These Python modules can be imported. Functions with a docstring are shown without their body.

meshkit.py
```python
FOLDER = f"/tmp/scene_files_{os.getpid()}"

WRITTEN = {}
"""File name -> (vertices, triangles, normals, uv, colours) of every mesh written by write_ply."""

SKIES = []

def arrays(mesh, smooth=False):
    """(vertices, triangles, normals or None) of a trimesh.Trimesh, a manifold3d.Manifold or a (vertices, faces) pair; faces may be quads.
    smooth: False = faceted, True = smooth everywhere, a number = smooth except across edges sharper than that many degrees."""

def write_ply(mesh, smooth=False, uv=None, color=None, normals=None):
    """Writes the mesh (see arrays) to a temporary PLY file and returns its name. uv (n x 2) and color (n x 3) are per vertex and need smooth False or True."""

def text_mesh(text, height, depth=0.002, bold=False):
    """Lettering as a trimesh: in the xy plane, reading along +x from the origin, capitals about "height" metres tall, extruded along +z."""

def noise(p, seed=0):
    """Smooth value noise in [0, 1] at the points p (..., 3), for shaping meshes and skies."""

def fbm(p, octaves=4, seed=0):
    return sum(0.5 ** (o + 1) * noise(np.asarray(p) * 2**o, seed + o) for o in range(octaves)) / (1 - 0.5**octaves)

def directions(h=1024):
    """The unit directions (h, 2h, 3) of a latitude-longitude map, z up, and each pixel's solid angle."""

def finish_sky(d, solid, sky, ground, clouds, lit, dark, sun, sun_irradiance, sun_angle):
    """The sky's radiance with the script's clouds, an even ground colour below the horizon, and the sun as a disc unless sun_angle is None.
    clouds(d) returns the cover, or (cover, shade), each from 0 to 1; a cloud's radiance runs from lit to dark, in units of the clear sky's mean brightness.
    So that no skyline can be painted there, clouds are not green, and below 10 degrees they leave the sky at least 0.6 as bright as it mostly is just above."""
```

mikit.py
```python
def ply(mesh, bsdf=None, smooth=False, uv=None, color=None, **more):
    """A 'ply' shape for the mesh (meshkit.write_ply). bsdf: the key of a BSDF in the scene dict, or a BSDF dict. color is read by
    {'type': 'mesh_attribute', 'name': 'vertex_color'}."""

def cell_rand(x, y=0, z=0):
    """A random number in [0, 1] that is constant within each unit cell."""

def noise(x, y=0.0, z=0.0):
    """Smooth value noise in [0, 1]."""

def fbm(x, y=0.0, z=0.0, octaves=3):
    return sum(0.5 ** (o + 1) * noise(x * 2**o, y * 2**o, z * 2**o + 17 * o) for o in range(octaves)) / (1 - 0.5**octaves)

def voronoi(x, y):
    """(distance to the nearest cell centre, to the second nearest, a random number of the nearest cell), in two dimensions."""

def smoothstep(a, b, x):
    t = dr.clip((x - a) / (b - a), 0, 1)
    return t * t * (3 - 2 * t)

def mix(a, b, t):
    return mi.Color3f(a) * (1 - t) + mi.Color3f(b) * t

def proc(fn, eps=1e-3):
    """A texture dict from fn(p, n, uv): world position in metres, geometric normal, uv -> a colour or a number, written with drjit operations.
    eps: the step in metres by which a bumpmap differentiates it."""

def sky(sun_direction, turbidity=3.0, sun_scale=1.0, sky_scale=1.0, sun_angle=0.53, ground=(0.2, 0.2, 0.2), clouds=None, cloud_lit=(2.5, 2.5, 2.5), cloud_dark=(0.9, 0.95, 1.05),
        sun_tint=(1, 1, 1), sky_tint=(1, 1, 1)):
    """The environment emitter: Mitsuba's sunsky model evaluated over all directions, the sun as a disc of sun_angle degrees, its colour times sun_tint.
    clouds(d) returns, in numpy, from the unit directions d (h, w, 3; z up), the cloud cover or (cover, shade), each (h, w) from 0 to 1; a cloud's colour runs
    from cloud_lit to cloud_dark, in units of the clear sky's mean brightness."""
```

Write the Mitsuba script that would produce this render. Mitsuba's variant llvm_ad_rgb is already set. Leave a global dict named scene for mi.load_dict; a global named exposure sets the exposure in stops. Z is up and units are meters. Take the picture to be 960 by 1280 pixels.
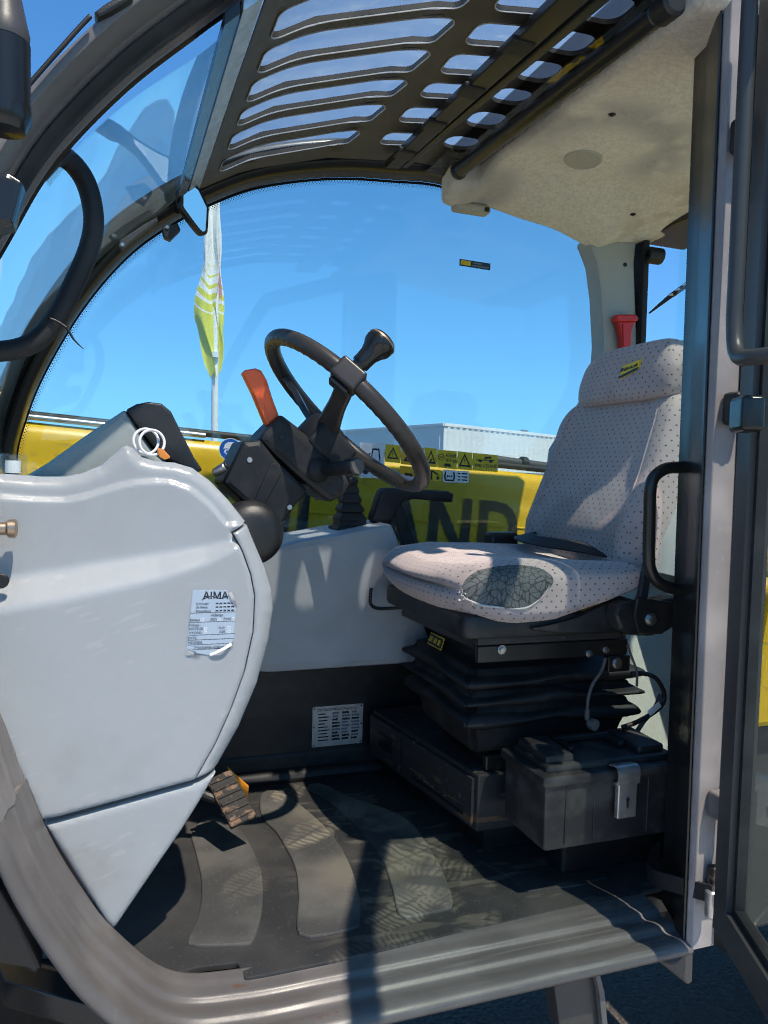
import math
import random
import numpy as np
import trimesh
import shapely
from shapely.geometry import Polygon, Point, LineString
from shapely.ops import unary_union
from scipy.spatial import Delaunay
import manifold3d
import mapbox_earcut
import drjit as dr
import mitsuba as mi
import mikit
import meshkit
from mikit import noise, fbm, smoothstep, mix, voronoi, cell_rand

random.seed(7)
RNG = np.random.default_rng(7)
T = mi.ScalarTransform4f
scene, labels = {'type': 'scene'}, {}

# ------------------------------------------------------------------ camera, sky, exposure
# x: towards the rear of the machine, y: across the cab (away from the open door), z: up; cab floor at z = 0, ground at z = -0.8
YAW, PITCH, ROLL = math.radians(20), math.radians(-2.66), math.radians(1.7)
CAM = np.array([0.0, 0.0, 0.80])
_fw = np.array([math.sin(YAW) * math.cos(PITCH), math.cos(YAW) * math.cos(PITCH), math.sin(PITCH)])
_r0 = np.array([math.cos(YAW), -math.sin(YAW), 0.0])
_u0 = np.cross(_r0, _fw)
_up = math.cos(ROLL) * _u0 - math.sin(ROLL) * _r0
scene['camera'] = {
    'type': 'perspective', 'fov': math.degrees(2 * math.atan(0.5)), 'fov_axis': 'x', 'near_clip': 0.02, 'far_clip': 6000.0,
    'to_world': T().look_at(origin=CAM.tolist(), target=(CAM + _fw).tolist(), up=_up.tolist()),
}
SUN_AZ, SUN_EL = math.radians(-19), math.radians(61)
SUN = (-math.sin(SUN_AZ) * math.cos(SUN_EL), -math.cos(SUN_AZ) * math.cos(SUN_EL), math.sin(SUN_EL))
scene['sky'] = mikit.sky(SUN, turbidity=3, sun_scale=0.82, sky_tint=(0.52, 0.94, 1.2), sun_tint=(0.94, 1.0, 1.1), ground=(0.2, 0.2, 0.19))
exposure = 2.15

# ------------------------------------------------------------------ materials
def bs(name, d, two=True):
    d = dict(d)
    if two:
        d = {'type': 'twosided', 'b': d}
    scene[name] = d
    return name

def prin(name, col, rough=0.5, two=True, bump=None, **k):
    c = {'type': 'rgb', 'value': list(col)} if isinstance(col, (tuple, list)) else mikit.proc(col)
    r = rough if isinstance(rough, float) else mikit.proc(rough)
    d = {'type': 'principled', 'base_color': c, 'roughness': r, **k}
    if bump is not None:
        fn, eps = bump
        d = {'type': 'bumpmap', 'arbitrary': mikit.proc(fn, eps=eps), 'scale': 1.0, 'bsdf': d}
    return bs(name, d, two)

def paint_col(p, n, uv):
    d = smoothstep(0.40, 0.8, fbm(p.x * 9, p.y * 9, p.z * 9, 4))
    s = smoothstep(0.70, 0.76, fbm(p.x * 90, p.y * 130, p.z * 40 + 5, 3)) * smoothstep(0.48, 0.62, fbm(p.x * 7, p.y * 7, p.z * 7 + 9, 2))
    c = mix((0.130, 0.121, 0.117), (0.175, 0.163, 0.157), d)
    return mix(c, (0.20, 0.187, 0.178), s * 0.2)

def paint_rough(p, n, uv):
    return 0.30 + 0.22 * fbm(p.x * 14, p.y * 14, p.z * 14, 3)

prin('frame_paint', paint_col, paint_rough, specular=0.5)
prin('lit_pillar_paint', lambda p, n, uv: paint_col(p, n, uv) * 1.85, 0.38, specular=0.5)  # frame paint brightened in colour to stand for the sunlit pillar face

def sill_col(p, n, uv):
    c = paint_col(p, n, uv)
    rust = smoothstep(0.70, 0.76, fbm(p.x * 38, p.y * 60, p.z * 38 + 3, 4)) * smoothstep(0.50, 0.60, fbm(p.x * 6 + 4, p.y * 4, 1.0, 2))
    scuff = smoothstep(0.58, 0.74, fbm(p.x * 7, p.y * 90, p.z * 90, 3)) * smoothstep(0.15, 0.45, p.x)
    c = mix(c, (0.26, 0.255, 0.25), scuff * 0.4)
    return mix(c, (0.16, 0.085, 0.05), rust * 0.8)

prin('sill_paint', lambda p, n, uv: sill_col(p, n, uv) * 0.72, paint_rough, specular=0.5)
prin('black_gloss', (0.012, 0.012, 0.012), 0.22)

def blk(p, n, uv):
    return mix((0.009, 0.0095, 0.0105), (0.022, 0.022, 0.022), smoothstep(0.4, 0.75, fbm(p.x * 14, p.y * 14, p.z * 14, 4)))

def blk_bump(p, n, uv):
    return 0.00025 * noise(p.x * 700, p.y * 700, p.z * 700)

prin('black_plastic', blk, 0.42, bump=(blk_bump, 4e-4))
prin('black_rubber', blk, 0.6)
prin('black_frame', (0.014, 0.014, 0.013), 0.28)
prin('guard_steel', lambda p, n, uv: mix((0.030, 0.028, 0.024), (0.075, 0.068, 0.055), fbm(p.x * 12, p.y * 12, 1.0, 4)), 0.42)
prin('dark_frame', (0.055, 0.052, 0.050), 0.4)

def shroud(p, n, uv):
    return mix((0.009, 0.010, 0.012), (0.021, 0.021, 0.022), smoothstep(0.4, 0.8, fbm(p.x * 25, p.y * 25, p.z * 25, 4)))

prin('shroud_plastic', shroud, 0.5, specular=0.35, bump=(blk_bump, 4e-4))

def dash_col(p, n, uv):
    d = smoothstep(0.35, 0.8, fbm(p.x * 5, p.y * 5, p.z * 5, 4))
    c = mix((0.325, 0.350, 0.366), (0.300, 0.319, 0.331), d)
    scr = smoothstep(0.70, 0.78, fbm(p.x * 18 + p.z * 30, p.z * 160 - p.x * 60, 2.0, 3)) * smoothstep(0.50, 0.64, fbm(p.x * 5, p.y * 5, p.z * 5 + 3, 3))
    grime = smoothstep(0.52, 0.74, fbm(p.x * 11 + 5, p.y * 11, p.z * 11, 5)) * smoothstep(0.62, 0.25, p.z)
    c = mix(c, (0.42, 0.43, 0.43), scr * 0.35)
    return mix(c, (0.21, 0.205, 0.19), grime * 0.30)

def dash_bump(p, n, uv):
    return 0.00012 * noise(p.x * 420, p.y * 420, p.z * 420)

prin('dash_plastic', dash_col, lambda p, n, uv: 0.22 + 0.16 * fbm(p.x * 13, p.y * 13, p.z * 13, 4), bump=(dash_bump, 6e-4), specular=0.5)

def console_col(p, n, uv):
    d = smoothstep(0.4, 0.8, fbm(p.x * 7, p.y * 7, p.z * 7 + 4, 4))
    return mix((0.360, 0.385, 0.400), (0.310, 0.325, 0.335), d)

prin('console_plastic', console_col, 0.42, bump=(dash_bump, 6e-4))

# dried boot prints on the rubber: centre x, y, angle, length, width, strength
PRINTS = [(0.44, 1.84, 0.9, 0.11, 0.06, 0.8), (0.44, 1.62, 0.6, 0.13, 0.07, 0.9), (0.62, 1.62, 0.5, 0.10, 0.07, 0.6), (0.62, 1.47, 0.35, 0.16, 0.08, 0.9), (0.65, 1.40, -0.5, 0.12, 0.07, 0.8),
          (0.54, 1.285, 0.4, 0.13, 0.07, 0.9), (0.60, 1.30, -0.8, 0.10, 0.06, 0.9), (0.415, 1.175, 0.3, 0.10, 0.06, 0.45), (0.48, 1.18, 0.2, 0.12, 0.06, 0.5), (0.64, 1.185, 1.0, 0.10, 0.07, 0.55),
          (0.56, 1.71, 1.1, 0.09, 0.06, 0.6), (0.70, 1.32, 0.2, 0.06, 0.05, 0.55), (0.47, 1.36, 1.0, 0.10, 0.06, 0.35), (0.27, 1.45, 0.7, 0.10, 0.06, 0.25)]

def boot_prints(p):
    out = mi.Float(0)
    w1 = fbm(p.x * 26, p.y * 26, 3.0, 3) - 0.5
    brk = 0.35 + 0.65 * smoothstep(0.35, 0.65, fbm(p.x * 24, p.y * 24, 7.0, 3))
    for i, (cx, cy, an, ln, wd_, k_) in enumerate(PRINTS):
        ca, sa = math.cos(an), math.sin(an)
        a = ((p.x - cx) * ca + (p.y - cy) * sa) / ln
        b = (-(p.x - cx) * sa + (p.y - cy) * ca) / wd_
        r = dr.sqrt(a * a + b * b) + w1 * 0.5
        body = smoothstep(0.72, 0.5, r)
        q = a * (7.0 + i % 3 * 1.5) + b * (0.6 if i % 2 else -0.5) + w1 * 1.6
        fr = q - dr.floor(q)
        bars = 0.35 + 0.65 * smoothstep(0.22, 0.46, fr) * smoothstep(1.0, 0.80, fr)
        gap = 0.4 + 0.6 * smoothstep(0.03, 0.09, dr.abs(b - 0.1 * (i % 3 - 1)))
        out = dr.maximum(out, body * bars * gap * brk * k_)
    return out

def mat_col(p, n, uv):
    d = smoothstep(0.40, 0.78, fbm(p.x * 5, p.y * 5, 3.0, 4))
    c = mix((0.026, 0.027, 0.028), (0.056, 0.055, 0.053), d)
    sp = smoothstep(0.86, 0.90, noise(p.x * 330, p.y * 330, 1.0))
    c = mix(c, (0.12, 0.115, 0.10), sp * 0.25)
    sw = smoothstep(0.60, 0.72, fbm(p.x * 12 + p.y * 6, p.y * 45, 4.0, 3)) * smoothstep(0.3, 0.45, p.x)
    return mix(c, (0.15, 0.135, 0.105), sw * 0.35)

def pad_col(p, n, uv):
    d = smoothstep(0.30, 0.75, fbm(p.x * 9, p.y * 9, 8.0, 4))
    c = mix((0.046, 0.047, 0.047), (0.095, 0.094, 0.088), d)
    film = smoothstep(0.45, 0.70, fbm(p.x * 7 + 3.1, p.y * 7, 2.0, 4)) * smoothstep(0.33, 0.48, p.x)
    c = mix(c, (0.16, 0.145, 0.11), film * 0.55)
    c = mix(c, (0.27, 0.245, 0.185), boot_prints(p) * 0.62)
    sp = smoothstep(0.82, 0.87, noise(p.x * 340, p.y * 340, 1.0))
    return mix(c, (0.16, 0.155, 0.14), sp * 0.22)

def mat_dirty(p, n, uv):
    return mix(mat_col(p, n, uv), (0.23, 0.21, 0.16), boot_prints(p) * 0.5)

def mat_rough(p, n, uv):
    return 0.38 + 0.25 * fbm(p.x * 12, p.y * 12, 0.0, 3)

prin('floor_rubber', mat_dirty, mat_rough)
prin('pad_rubber', pad_col, 0.62, bump=(lambda p, n, uv: 0.0004 * noise(p.x * 500, p.y * 500, 0.0), 5e-4))

def felt(p, n, uv):
    f = smoothstep(0.25, 0.75, 0.6 * noise(p.x * 260, p.y * 260, p.z * 120) + 0.4 * noise(p.x * 120, p.y * 120, p.z * 60))
    g = fbm(p.x * 7, p.y * 7, p.z * 7, 4)
    c = mix((0.54, 0.505, 0.42), (0.72, 0.68, 0.58), f * 0.6 + g * 0.4)
    r = dr.sqrt(dr.square((p.x - 1.10) * 1.0) + dr.square((p.y - 1.62) * 0.9))
    ring = smoothstep(0.26, 0.17, r) * smoothstep(0.07, 0.16, r) * smoothstep(0.15, 0.55, fbm(p.x * 13, p.y * 13, 2.0, 3))
    ring = ring * smoothstep(1.72, 1.60, p.y)
    edge = smoothstep(0.11, 0.04, dr.sqrt(dr.square(p.x - 0.95) + dr.square((p.y - 1.88) * 0.8))) * 0.9
    rear = smoothstep(1.30, 1.42, p.x) * smoothstep(0.35, 0.6, fbm(p.x * 20, p.y * 20, 1.0, 3)) * 0.4
    soil = dr.minimum(ring + edge, 1.0) * (0.55 + 0.45 * f)
    c = mix(c, (0.27, 0.265, 0.26), soil * 0.75)
    return mix(c, (0.34, 0.28, 0.19), rear)

prin('headliner_felt', felt, 0.95, bump=(lambda p, n, uv: 0.0009 * noise(p.x * 300, p.y * 300, p.z * 300), 6e-4))
prin('speaker_felt', (0.40, 0.38, 0.31), 0.9)

def fabric(p, n, uv):
    ax, ay, az = dr.abs(n.x), dr.abs(n.y), dr.abs(n.z)
    s = 1 / 0.0150
    a = dr.select((ay > ax) & (ay > az), p.x, p.y) * s
    b = dr.select(az > dr.maximum(ax, ay), p.x, p.z) * s
    a = dr.select((az > ax) & (az > ay), p.y * s, a)
    u, v = (a + b) * 0.7071, (a - b) * 0.7071
    fu, fv = u - dr.floor(u) - 0.5, v - dr.floor(v) - 0.5
    rd_ = cell_rand(dr.floor(u), dr.floor(v), 3.0)
    dot = smoothstep(0.155, 0.10, dr.sqrt(fu * fu + fv * fv) + 0.05 * (rd_ - 0.5)) * (0.6 + 0.4 * rd_)
    w = noise(p.x * 900, p.y * 900, p.z * 900)
    g = fbm(p.x * 6, p.y * 6, p.z * 6, 4)
    c = mix((0.35, 0.295, 0.280), (0.47, 0.405, 0.385), 0.35 * w + 0.65 * g)
    stain = smoothstep(0.56, 0.72, fbm(p.x * 7 + 2, p.y * 7, p.z * 5 + 1.5, 4)) * 0.5
    c = mix(c, (0.13, 0.105, 0.09), stain * 0.6)
    return mix(c, (0.020, 0.018, 0.018), dot)

prin('seat_fabric', fabric, 0.92, sheen=0.3, bump=(lambda p, n, uv: 0.0004 * noise(p.x * 800, p.y * 800, p.z * 800) + 0.004 * fbm(p.x * 14, p.y * 14, p.z * 9, 3), 1.2e-3))
prin('seat_side', (0.42, 0.43, 0.41), 0.85, bump=(lambda p, n, uv: 0.0005 * noise(p.x * 700, p.y * 700, p.z * 700), 5e-4))

def leafprint(p, n, uv):
    a, b = p.x * 70 + 2 * noise(p.x * 20, p.y * 20, p.z * 20), (p.y + p.z * 0.8) * 70
    f1, f2, r = voronoi(a, b)
    edge = smoothstep(0.20, 0.06, f2 - f1) * 0.75
    ang = r * 6.28
    vein = smoothstep(0.3, 0.12, dr.abs(dr.sin((a * dr.cos(ang) + b * dr.sin(ang)) * 5.0)))
    return mix((0.105, 0.118, 0.115), (0.022, 0.025, 0.026), dr.minimum(edge + vein * 0.7, 1.0))

prin('foam_print', leafprint, 0.8)
prin('frayed_white', (0.50, 0.47, 0.44), 0.95)

def panel_w(p, n, uv):
    w = noise(p.x * 250, p.y * 250, p.z * 60)
    g = fbm(p.x * 9, p.y * 9, p.z * 9, 4)
    return mix((0.50, 0.52, 0.50), (0.62, 0.64, 0.62), 0.4 * w + 0.6 * g)

prin('rear_vinyl', panel_w, 0.8, bump=(lambda p, n, uv: 0.0007 * noise(p.x * 260, p.y * 260, p.z * 260), 6e-4))
prin('pillar_plastic', (0.34, 0.36, 0.33), 0.5)

def yellow_col(p, n, uv):
    g = fbm(p.x * 3, p.y * 3, p.z * 5, 4)
    s = smoothstep(0.72, 0.76, fbm(p.x * 30, p.y * 30, p.z * 60, 3))
    c = mix((0.66, 0.40, 0.004), (0.57, 0.345, 0.005), g)
    return mix(c, (0.22, 0.18, 0.05), s * 0.4)

prin('yellow_paint', yellow_col, 0.32, specular=0.5)
prin('letter_black', (0.010, 0.012, 0.013), 0.4)
prin('orange_plastic', (0.92, 0.14, 0.035), 0.4)
prin('orange_key', (0.62, 0.22, 0.04), 0.45)
prin('orange_pedal', (0.75, 0.28, 0.015), 0.5)
prin('red_plastic', (0.62, 0.022, 0.016), 0.4)
prin('steel', (0.55, 0.54, 0.52), 0.32, metallic=1.0)

def worn_steel(p, n, uv):
    g = fbm(p.x * 70, p.y * 70, p.z * 70, 4)
    return mix((0.42, 0.41, 0.39), (0.72, 0.70, 0.67), g)

prin('worn_steel', worn_steel, 0.38, metallic=0.85)
prin('brass', (0.50, 0.37, 0.26), 0.35, metallic=0.9)

def rusty(p, n, uv):
    g = smoothstep(0.50, 0.66, fbm(p.x * 75, p.y * 75, p.z * 75, 4))
    return mix((0.020, 0.019, 0.019), (0.20, 0.125, 0.08), g * 0.8)

prin('pedal_rubber', rusty, 0.75)

def boxwear(p, n, uv):
    g = smoothstep(0.60, 0.68, fbm(p.x * 22, p.y * 9, p.z * 60, 4)) * smoothstep(0.155, 0.10, p.z)
    e = smoothstep(0.70, 0.75, fbm(p.x * 60, p.y * 60, p.z * 60, 3))
    c = mix((0.028, 0.028, 0.029), (0.17, 0.085, 0.04), g * 0.7)
    return mix(c, (0.14, 0.13, 0.12), e * 0.4)

prin('seat_box_paint', boxwear, 0.45)
prin('metal_bracket', rusty, 0.6)

def toolplastic(p, n, uv):
    g = fbm(p.x * 20, p.y * 20, p.z * 20, 4)
    return mix((0.017, 0.017, 0.018), (0.048, 0.047, 0.045), smoothstep(0.4, 0.75, g))

prin('toolbox_plastic', toolplastic, 0.48, bump=(blk_bump, 4e-4))

def asphalt(p, n, uv):
    a = noise(p.x * 110, p.y * 110, 0.0)
    b = fbm(p.x * 2, p.y * 2, 0.0, 4)
    f1, f2, r = voronoi(p.x * 80, p.y * 80)
    return mix((0.040, 0.033, 0.026), (0.155, 0.132, 0.110), 0.35 * a + 0.25 * b + 0.4 * r * smoothstep(0.5, 0.2, f1))

def asphalt_h(p, n, uv):
    f1, f2, r = voronoi(p.x * 80, p.y * 80)
    return 0.007 * (1 - f1) * (0.4 + r)

prin('asphalt', asphalt, 0.7, bump=(asphalt_h, 2e-3))

def clad(p, n, uv):
    return mix((0.68, 0.69, 0.68), (0.75, 0.76, 0.75), fbm(p.x * 0.3, p.y * 0.3, p.z * 0.8, 3))

prin('white_cladding', clad, 0.5)
prin('white_gloss', (0.78, 0.78, 0.77), 0.35)
prin('ring_plastic', (0.70, 0.70, 0.72), 0.25)
prin('hood_vinyl', lambda p, n, uv: mix((0.24, 0.285, 0.28), (0.31, 0.35, 0.345), fbm(p.x * 26, p.y * 26, p.z * 26, 4)), 0.6)
prin('sticker_yellow', (0.68, 0.50, 0.02), 0.5)
prin('sticker_orange', (0.80, 0.42, 0.01), 0.5)
prin('sticker_white', (0.72, 0.76, 0.78), 0.45)
prin('sticker_blue', (0.010, 0.105, 0.42), 0.45)
prin('sticker_teal', (0.008, 0.045, 0.085), 0.4)
prin('paper_label', (0.35, 0.43, 0.52), 0.4, specular=0.6)
prin('ink', (0.014, 0.017, 0.024), 0.5)
prin('ink_grey', (0.17, 0.2, 0.24), 0.5)
prin('id_plate', worn_steel, 0.42, metallic=0.6)
prin('flag_white', (0.76, 0.76, 0.75), 0.8)
prin('flag_red', (0.45, 0.05, 0.05), 0.8)

def flagc(p, n, uv):
    t = uv.y
    w = t * 24 + 0.45 * dr.sin(uv.x * 5) + uv.x * 1.1
    f = w - dr.floor(w)
    thick = smoothstep(0.43, 0.16, t)
    st = smoothstep(0.0, 0.08, thick - f)
    st = dr.select(t < 0.20, 1.0, st) * smoothstep(0.43, 0.40, t)
    red = smoothstep(0.12, 0.06, dr.abs(t - 0.36)) * smoothstep(0.70, 0.76, uv.x) * smoothstep(0.94, 0.90, uv.x)
    c = mix((0.76, 0.76, 0.75), (0.62, 0.60, 0.03), st)
    return mix(c, (0.40, 0.05, 0.06), red * 0.8)

scene['flag_cloth'] = {'type': 'twosided', 'b': {'type': 'principled', 'base_color': mikit.proc(flagc), 'roughness': 0.8}}
scene['mirror_glass'] = {'type': 'twosided', 'b': {'type': 'conductor', 'specular_reflectance': {'type': 'rgb', 'value': [0.50, 0.60, 0.70]}}}
scene['cab_glass'] = {'type': 'thindielectric', 'int_ior': 1.5, 'specular_transmittance': {'type': 'rgb', 'value': [0.80, 0.93, 0.89]}}
scene['door_glass'] = {'type': 'thindielectric', 'int_ior': 1.5, 'specular_transmittance': {'type': 'rgb', 'value': [0.80, 0.90, 0.85]}}
scene['roof_glass'] = {'type': 'thindielectric', 'int_ior': 1.5, 'specular_transmittance': {'type': 'rgb', 'value': [0.86, 0.90, 0.93]}}
def dust_haze_film(name, level, fn):
    scene[name] = {'type': 'mask', 'opacity': mikit.proc(fn), 'b': {'type': 'principledthin', 'base_color': {'type': 'rgb', 'value': [0.80, 0.92, 0.95]}, 'roughness': 0.9, 'diff_trans': 1.0}}
dust_haze_film('roof_dust_haze', 0.16, lambda p, n, uv: 0.20 + 0.22 * fbm(p.x * 9, p.y * 14, 0.0, 4) + 0.14 * smoothstep(0.6, 0.75, fbm(p.x * 30, p.y * 60, 2.0, 3)))  # dust, thickened and cooled in tone to carry whitish reflections too
dust_haze_film('pane_dust', 0.03, lambda p, n, uv: 0.002 + 0.010 * smoothstep(0.42, 0.75, fbm(p.x * 4 + p.z * 2.5, p.y * 4, p.z * 5, 4)))
dust_haze_film('screen_glare_film', 0.06, lambda p, n, uv: 0.035 + 0.07 * smoothstep(0.35, 0.75, fbm(p.x * 7, p.y * 9, p.z * 7, 4)))  # pale film standing in for the bright reflection on the windscreen
scene['clear_plastic'] = {'type': 'thindielectric', 'int_ior': 1.4, 'specular_transmittance': {'type': 'rgb', 'value': [0.9, 0.93, 0.93]}}

# ------------------------------------------------------------------ scene keys
def numbered(k):
    if k not in labels and k not in scene:
        return k
    i = 1
    while f'{k}_{i:03d}' in labels or f'{k}_{i:03d}' in scene:
        i += 1
    return f'{k}_{i:03d}'

def thing(name, label, cat, group=None):
    k = numbered(name)
    labels[k] = {'label': label, 'category': cat}
    if group:
        labels[k]['group'] = group
    return k

def part(parent, name, mesh, mat, smooth=35, label=None, kind=None, **more):
    k = numbered(parent + '__' + name)
    scene[k] = mikit.ply(mesh, mat, smooth=smooth, **more)
    if label or kind:
        labels[k] = {}
        if label:
            labels[k]['label'] = label
        if kind:
            labels[k]['kind'] = kind
    return k

def solo(name, mesh, mat, label, cat, smooth=35, group=None, **more):
    k = thing(name, label, cat, group)
    scene[k] = mikit.ply(mesh, mat, smooth=smooth, **more)
    return k

# ------------------------------------------------------------------ mesh tools
A = np.array

def tm(v, f):
    return trimesh.Trimesh(np.asarray(v, float), np.asarray(f, int), process=False)

def join(*ms):
    return trimesh.util.concatenate([m for m in ms])

def spline(pts, n, closed=False):
    """Catmull-Rom through the points, n samples evenly spaced."""
    P = np.asarray(pts, float)
    if closed:
        Q = np.vstack([P[-1], P, P[0], P[1]])
    else:
        Q = np.vstack([2 * P[0] - P[1], P, 2 * P[-1] - P[-2]])
    out = []
    for i in range(1, len(Q) - 2):
        p0, p1, p2, p3 = Q[i - 1], Q[i], Q[i + 1], Q[i + 2]
        t = np.linspace(0, 1, 24, endpoint=False)[:, None]
        out.append(0.5 * (2 * p1 + (p2 - p0) * t + (2 * p0 - 5 * p1 + 4 * p2 - p3) * t ** 2 + (3 * p1 - p0 - 3 * p2 + p3) * t ** 3))
    out = np.vstack(out + [Q[-2][None]])
    s = np.concatenate([[0], np.cumsum(np.linalg.norm(np.diff(out, axis=0), axis=1))])
    q = np.linspace(0, s[-1], n, endpoint=not closed)
    return np.stack([np.interp(q, s, out[:, k]) for k in range(out.shape[1])], 1)

def loft(rings, cap=True, closed=True):
    R = np.asarray(rings, float)
    m, n = R.shape[:2]
    v = R.reshape(-1, 3)
    f = []
    for i in range(m - 1):
        a = i * n + np.arange(n if closed else n - 1)
        b = i * n + (np.arange(n if closed else n - 1) + 1) % n
        f += list(np.stack([a, b, b + n], 1)) + list(np.stack([a, b + n, a + n], 1))
    if cap:
        for i, rev in ((0, True), (m - 1, False)):
            c = len(v)
            v = np.vstack([v, R[i].mean(0)])
            a, b = i * n + np.arange(n), i * n + (np.arange(n) + 1) % n
            q = np.stack([a, b, np.full(n, c)], 1)
            f += list(q[:, ::-1] if rev else q)
    return tm(v, f)

def frames(P):
    t = np.gradient(P, axis=0)
    t /= np.maximum(np.linalg.norm(t, axis=1, keepdims=True), 1e-12)
    r = A([0.3, 0.2, 0.93]) if abs(t[0][2]) < 0.9 else A([1.0, 0.1, 0])
    N = []
    for k in t:
        r = r - k * (r @ k)
        r /= np.linalg.norm(r)
        N.append(r)
    N = A(N)
    return t, N, np.cross(t, N)

def tube(pts, r, n=12, m=None, closed=False, straight=False):
    P = np.asarray(pts, float) if straight else spline(pts, m or max(8, 8 * len(pts)), closed)
    t, N, B = frames(P)
    rr = np.broadcast_to(np.asarray(r, float), (len(P),)) if np.ndim(r) == 0 else np.interp(np.linspace(0, 1, len(P)), np.linspace(0, 1, len(r)), r)
    a = np.linspace(0, 2 * np.pi, n, endpoint=False)
    R = P[:, None] + rr[:, None, None] * (np.cos(a)[None, :, None] * N[:, None] + np.sin(a)[None, :, None] * B[:, None])
    if closed:
        R = np.concatenate([R, R[:1]])
        return loft(R, cap=False)
    return loft(R)

def ribbon(pts, side, w, th, m=40):
    """A flat strap along the points: width w along the direction side, thickness th."""
    P = spline(pts, m)
    t = np.gradient(P, axis=0)
    t /= np.linalg.norm(t, axis=1, keepdims=True)
    s = A(side, dtype=float)
    s = s - t * (t @ s)[:, None]
    s /= np.linalg.norm(s, axis=1, keepdims=True)
    u = np.cross(t, s)
    return loft(np.stack([P + s * w / 2 + u * th / 2, P - s * w / 2 + u * th / 2, P - s * w / 2 - u * th / 2, P + s * w / 2 - u * th / 2], 1))

def rbox(lo, hi, r=0.006, M=None):
    lo, hi = A(lo, dtype=float), A(hi, dtype=float)
    r = min(r, 0.49 * (hi - lo).min())
    s = trimesh.creation.icosphere(subdivisions=1, radius=r).vertices
    c = [A([x, y, z]) for x in (lo[0] + r, hi[0] - r) for y in (lo[1] + r, hi[1] - r) for z in (lo[2] + r, hi[2] - r)]
    m = trimesh.convex.convex_hull(np.vstack([s + q for q in c]))
    if M is not None:
        m.apply_transform(M)
    return m

def hull(balls):
    v = []
    for p, r in balls:
        v.append(trimesh.creation.icosphere(subdivisions=2, radius=r).vertices + A(p))
    return trimesh.convex.convex_hull(np.vstack(v))

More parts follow.
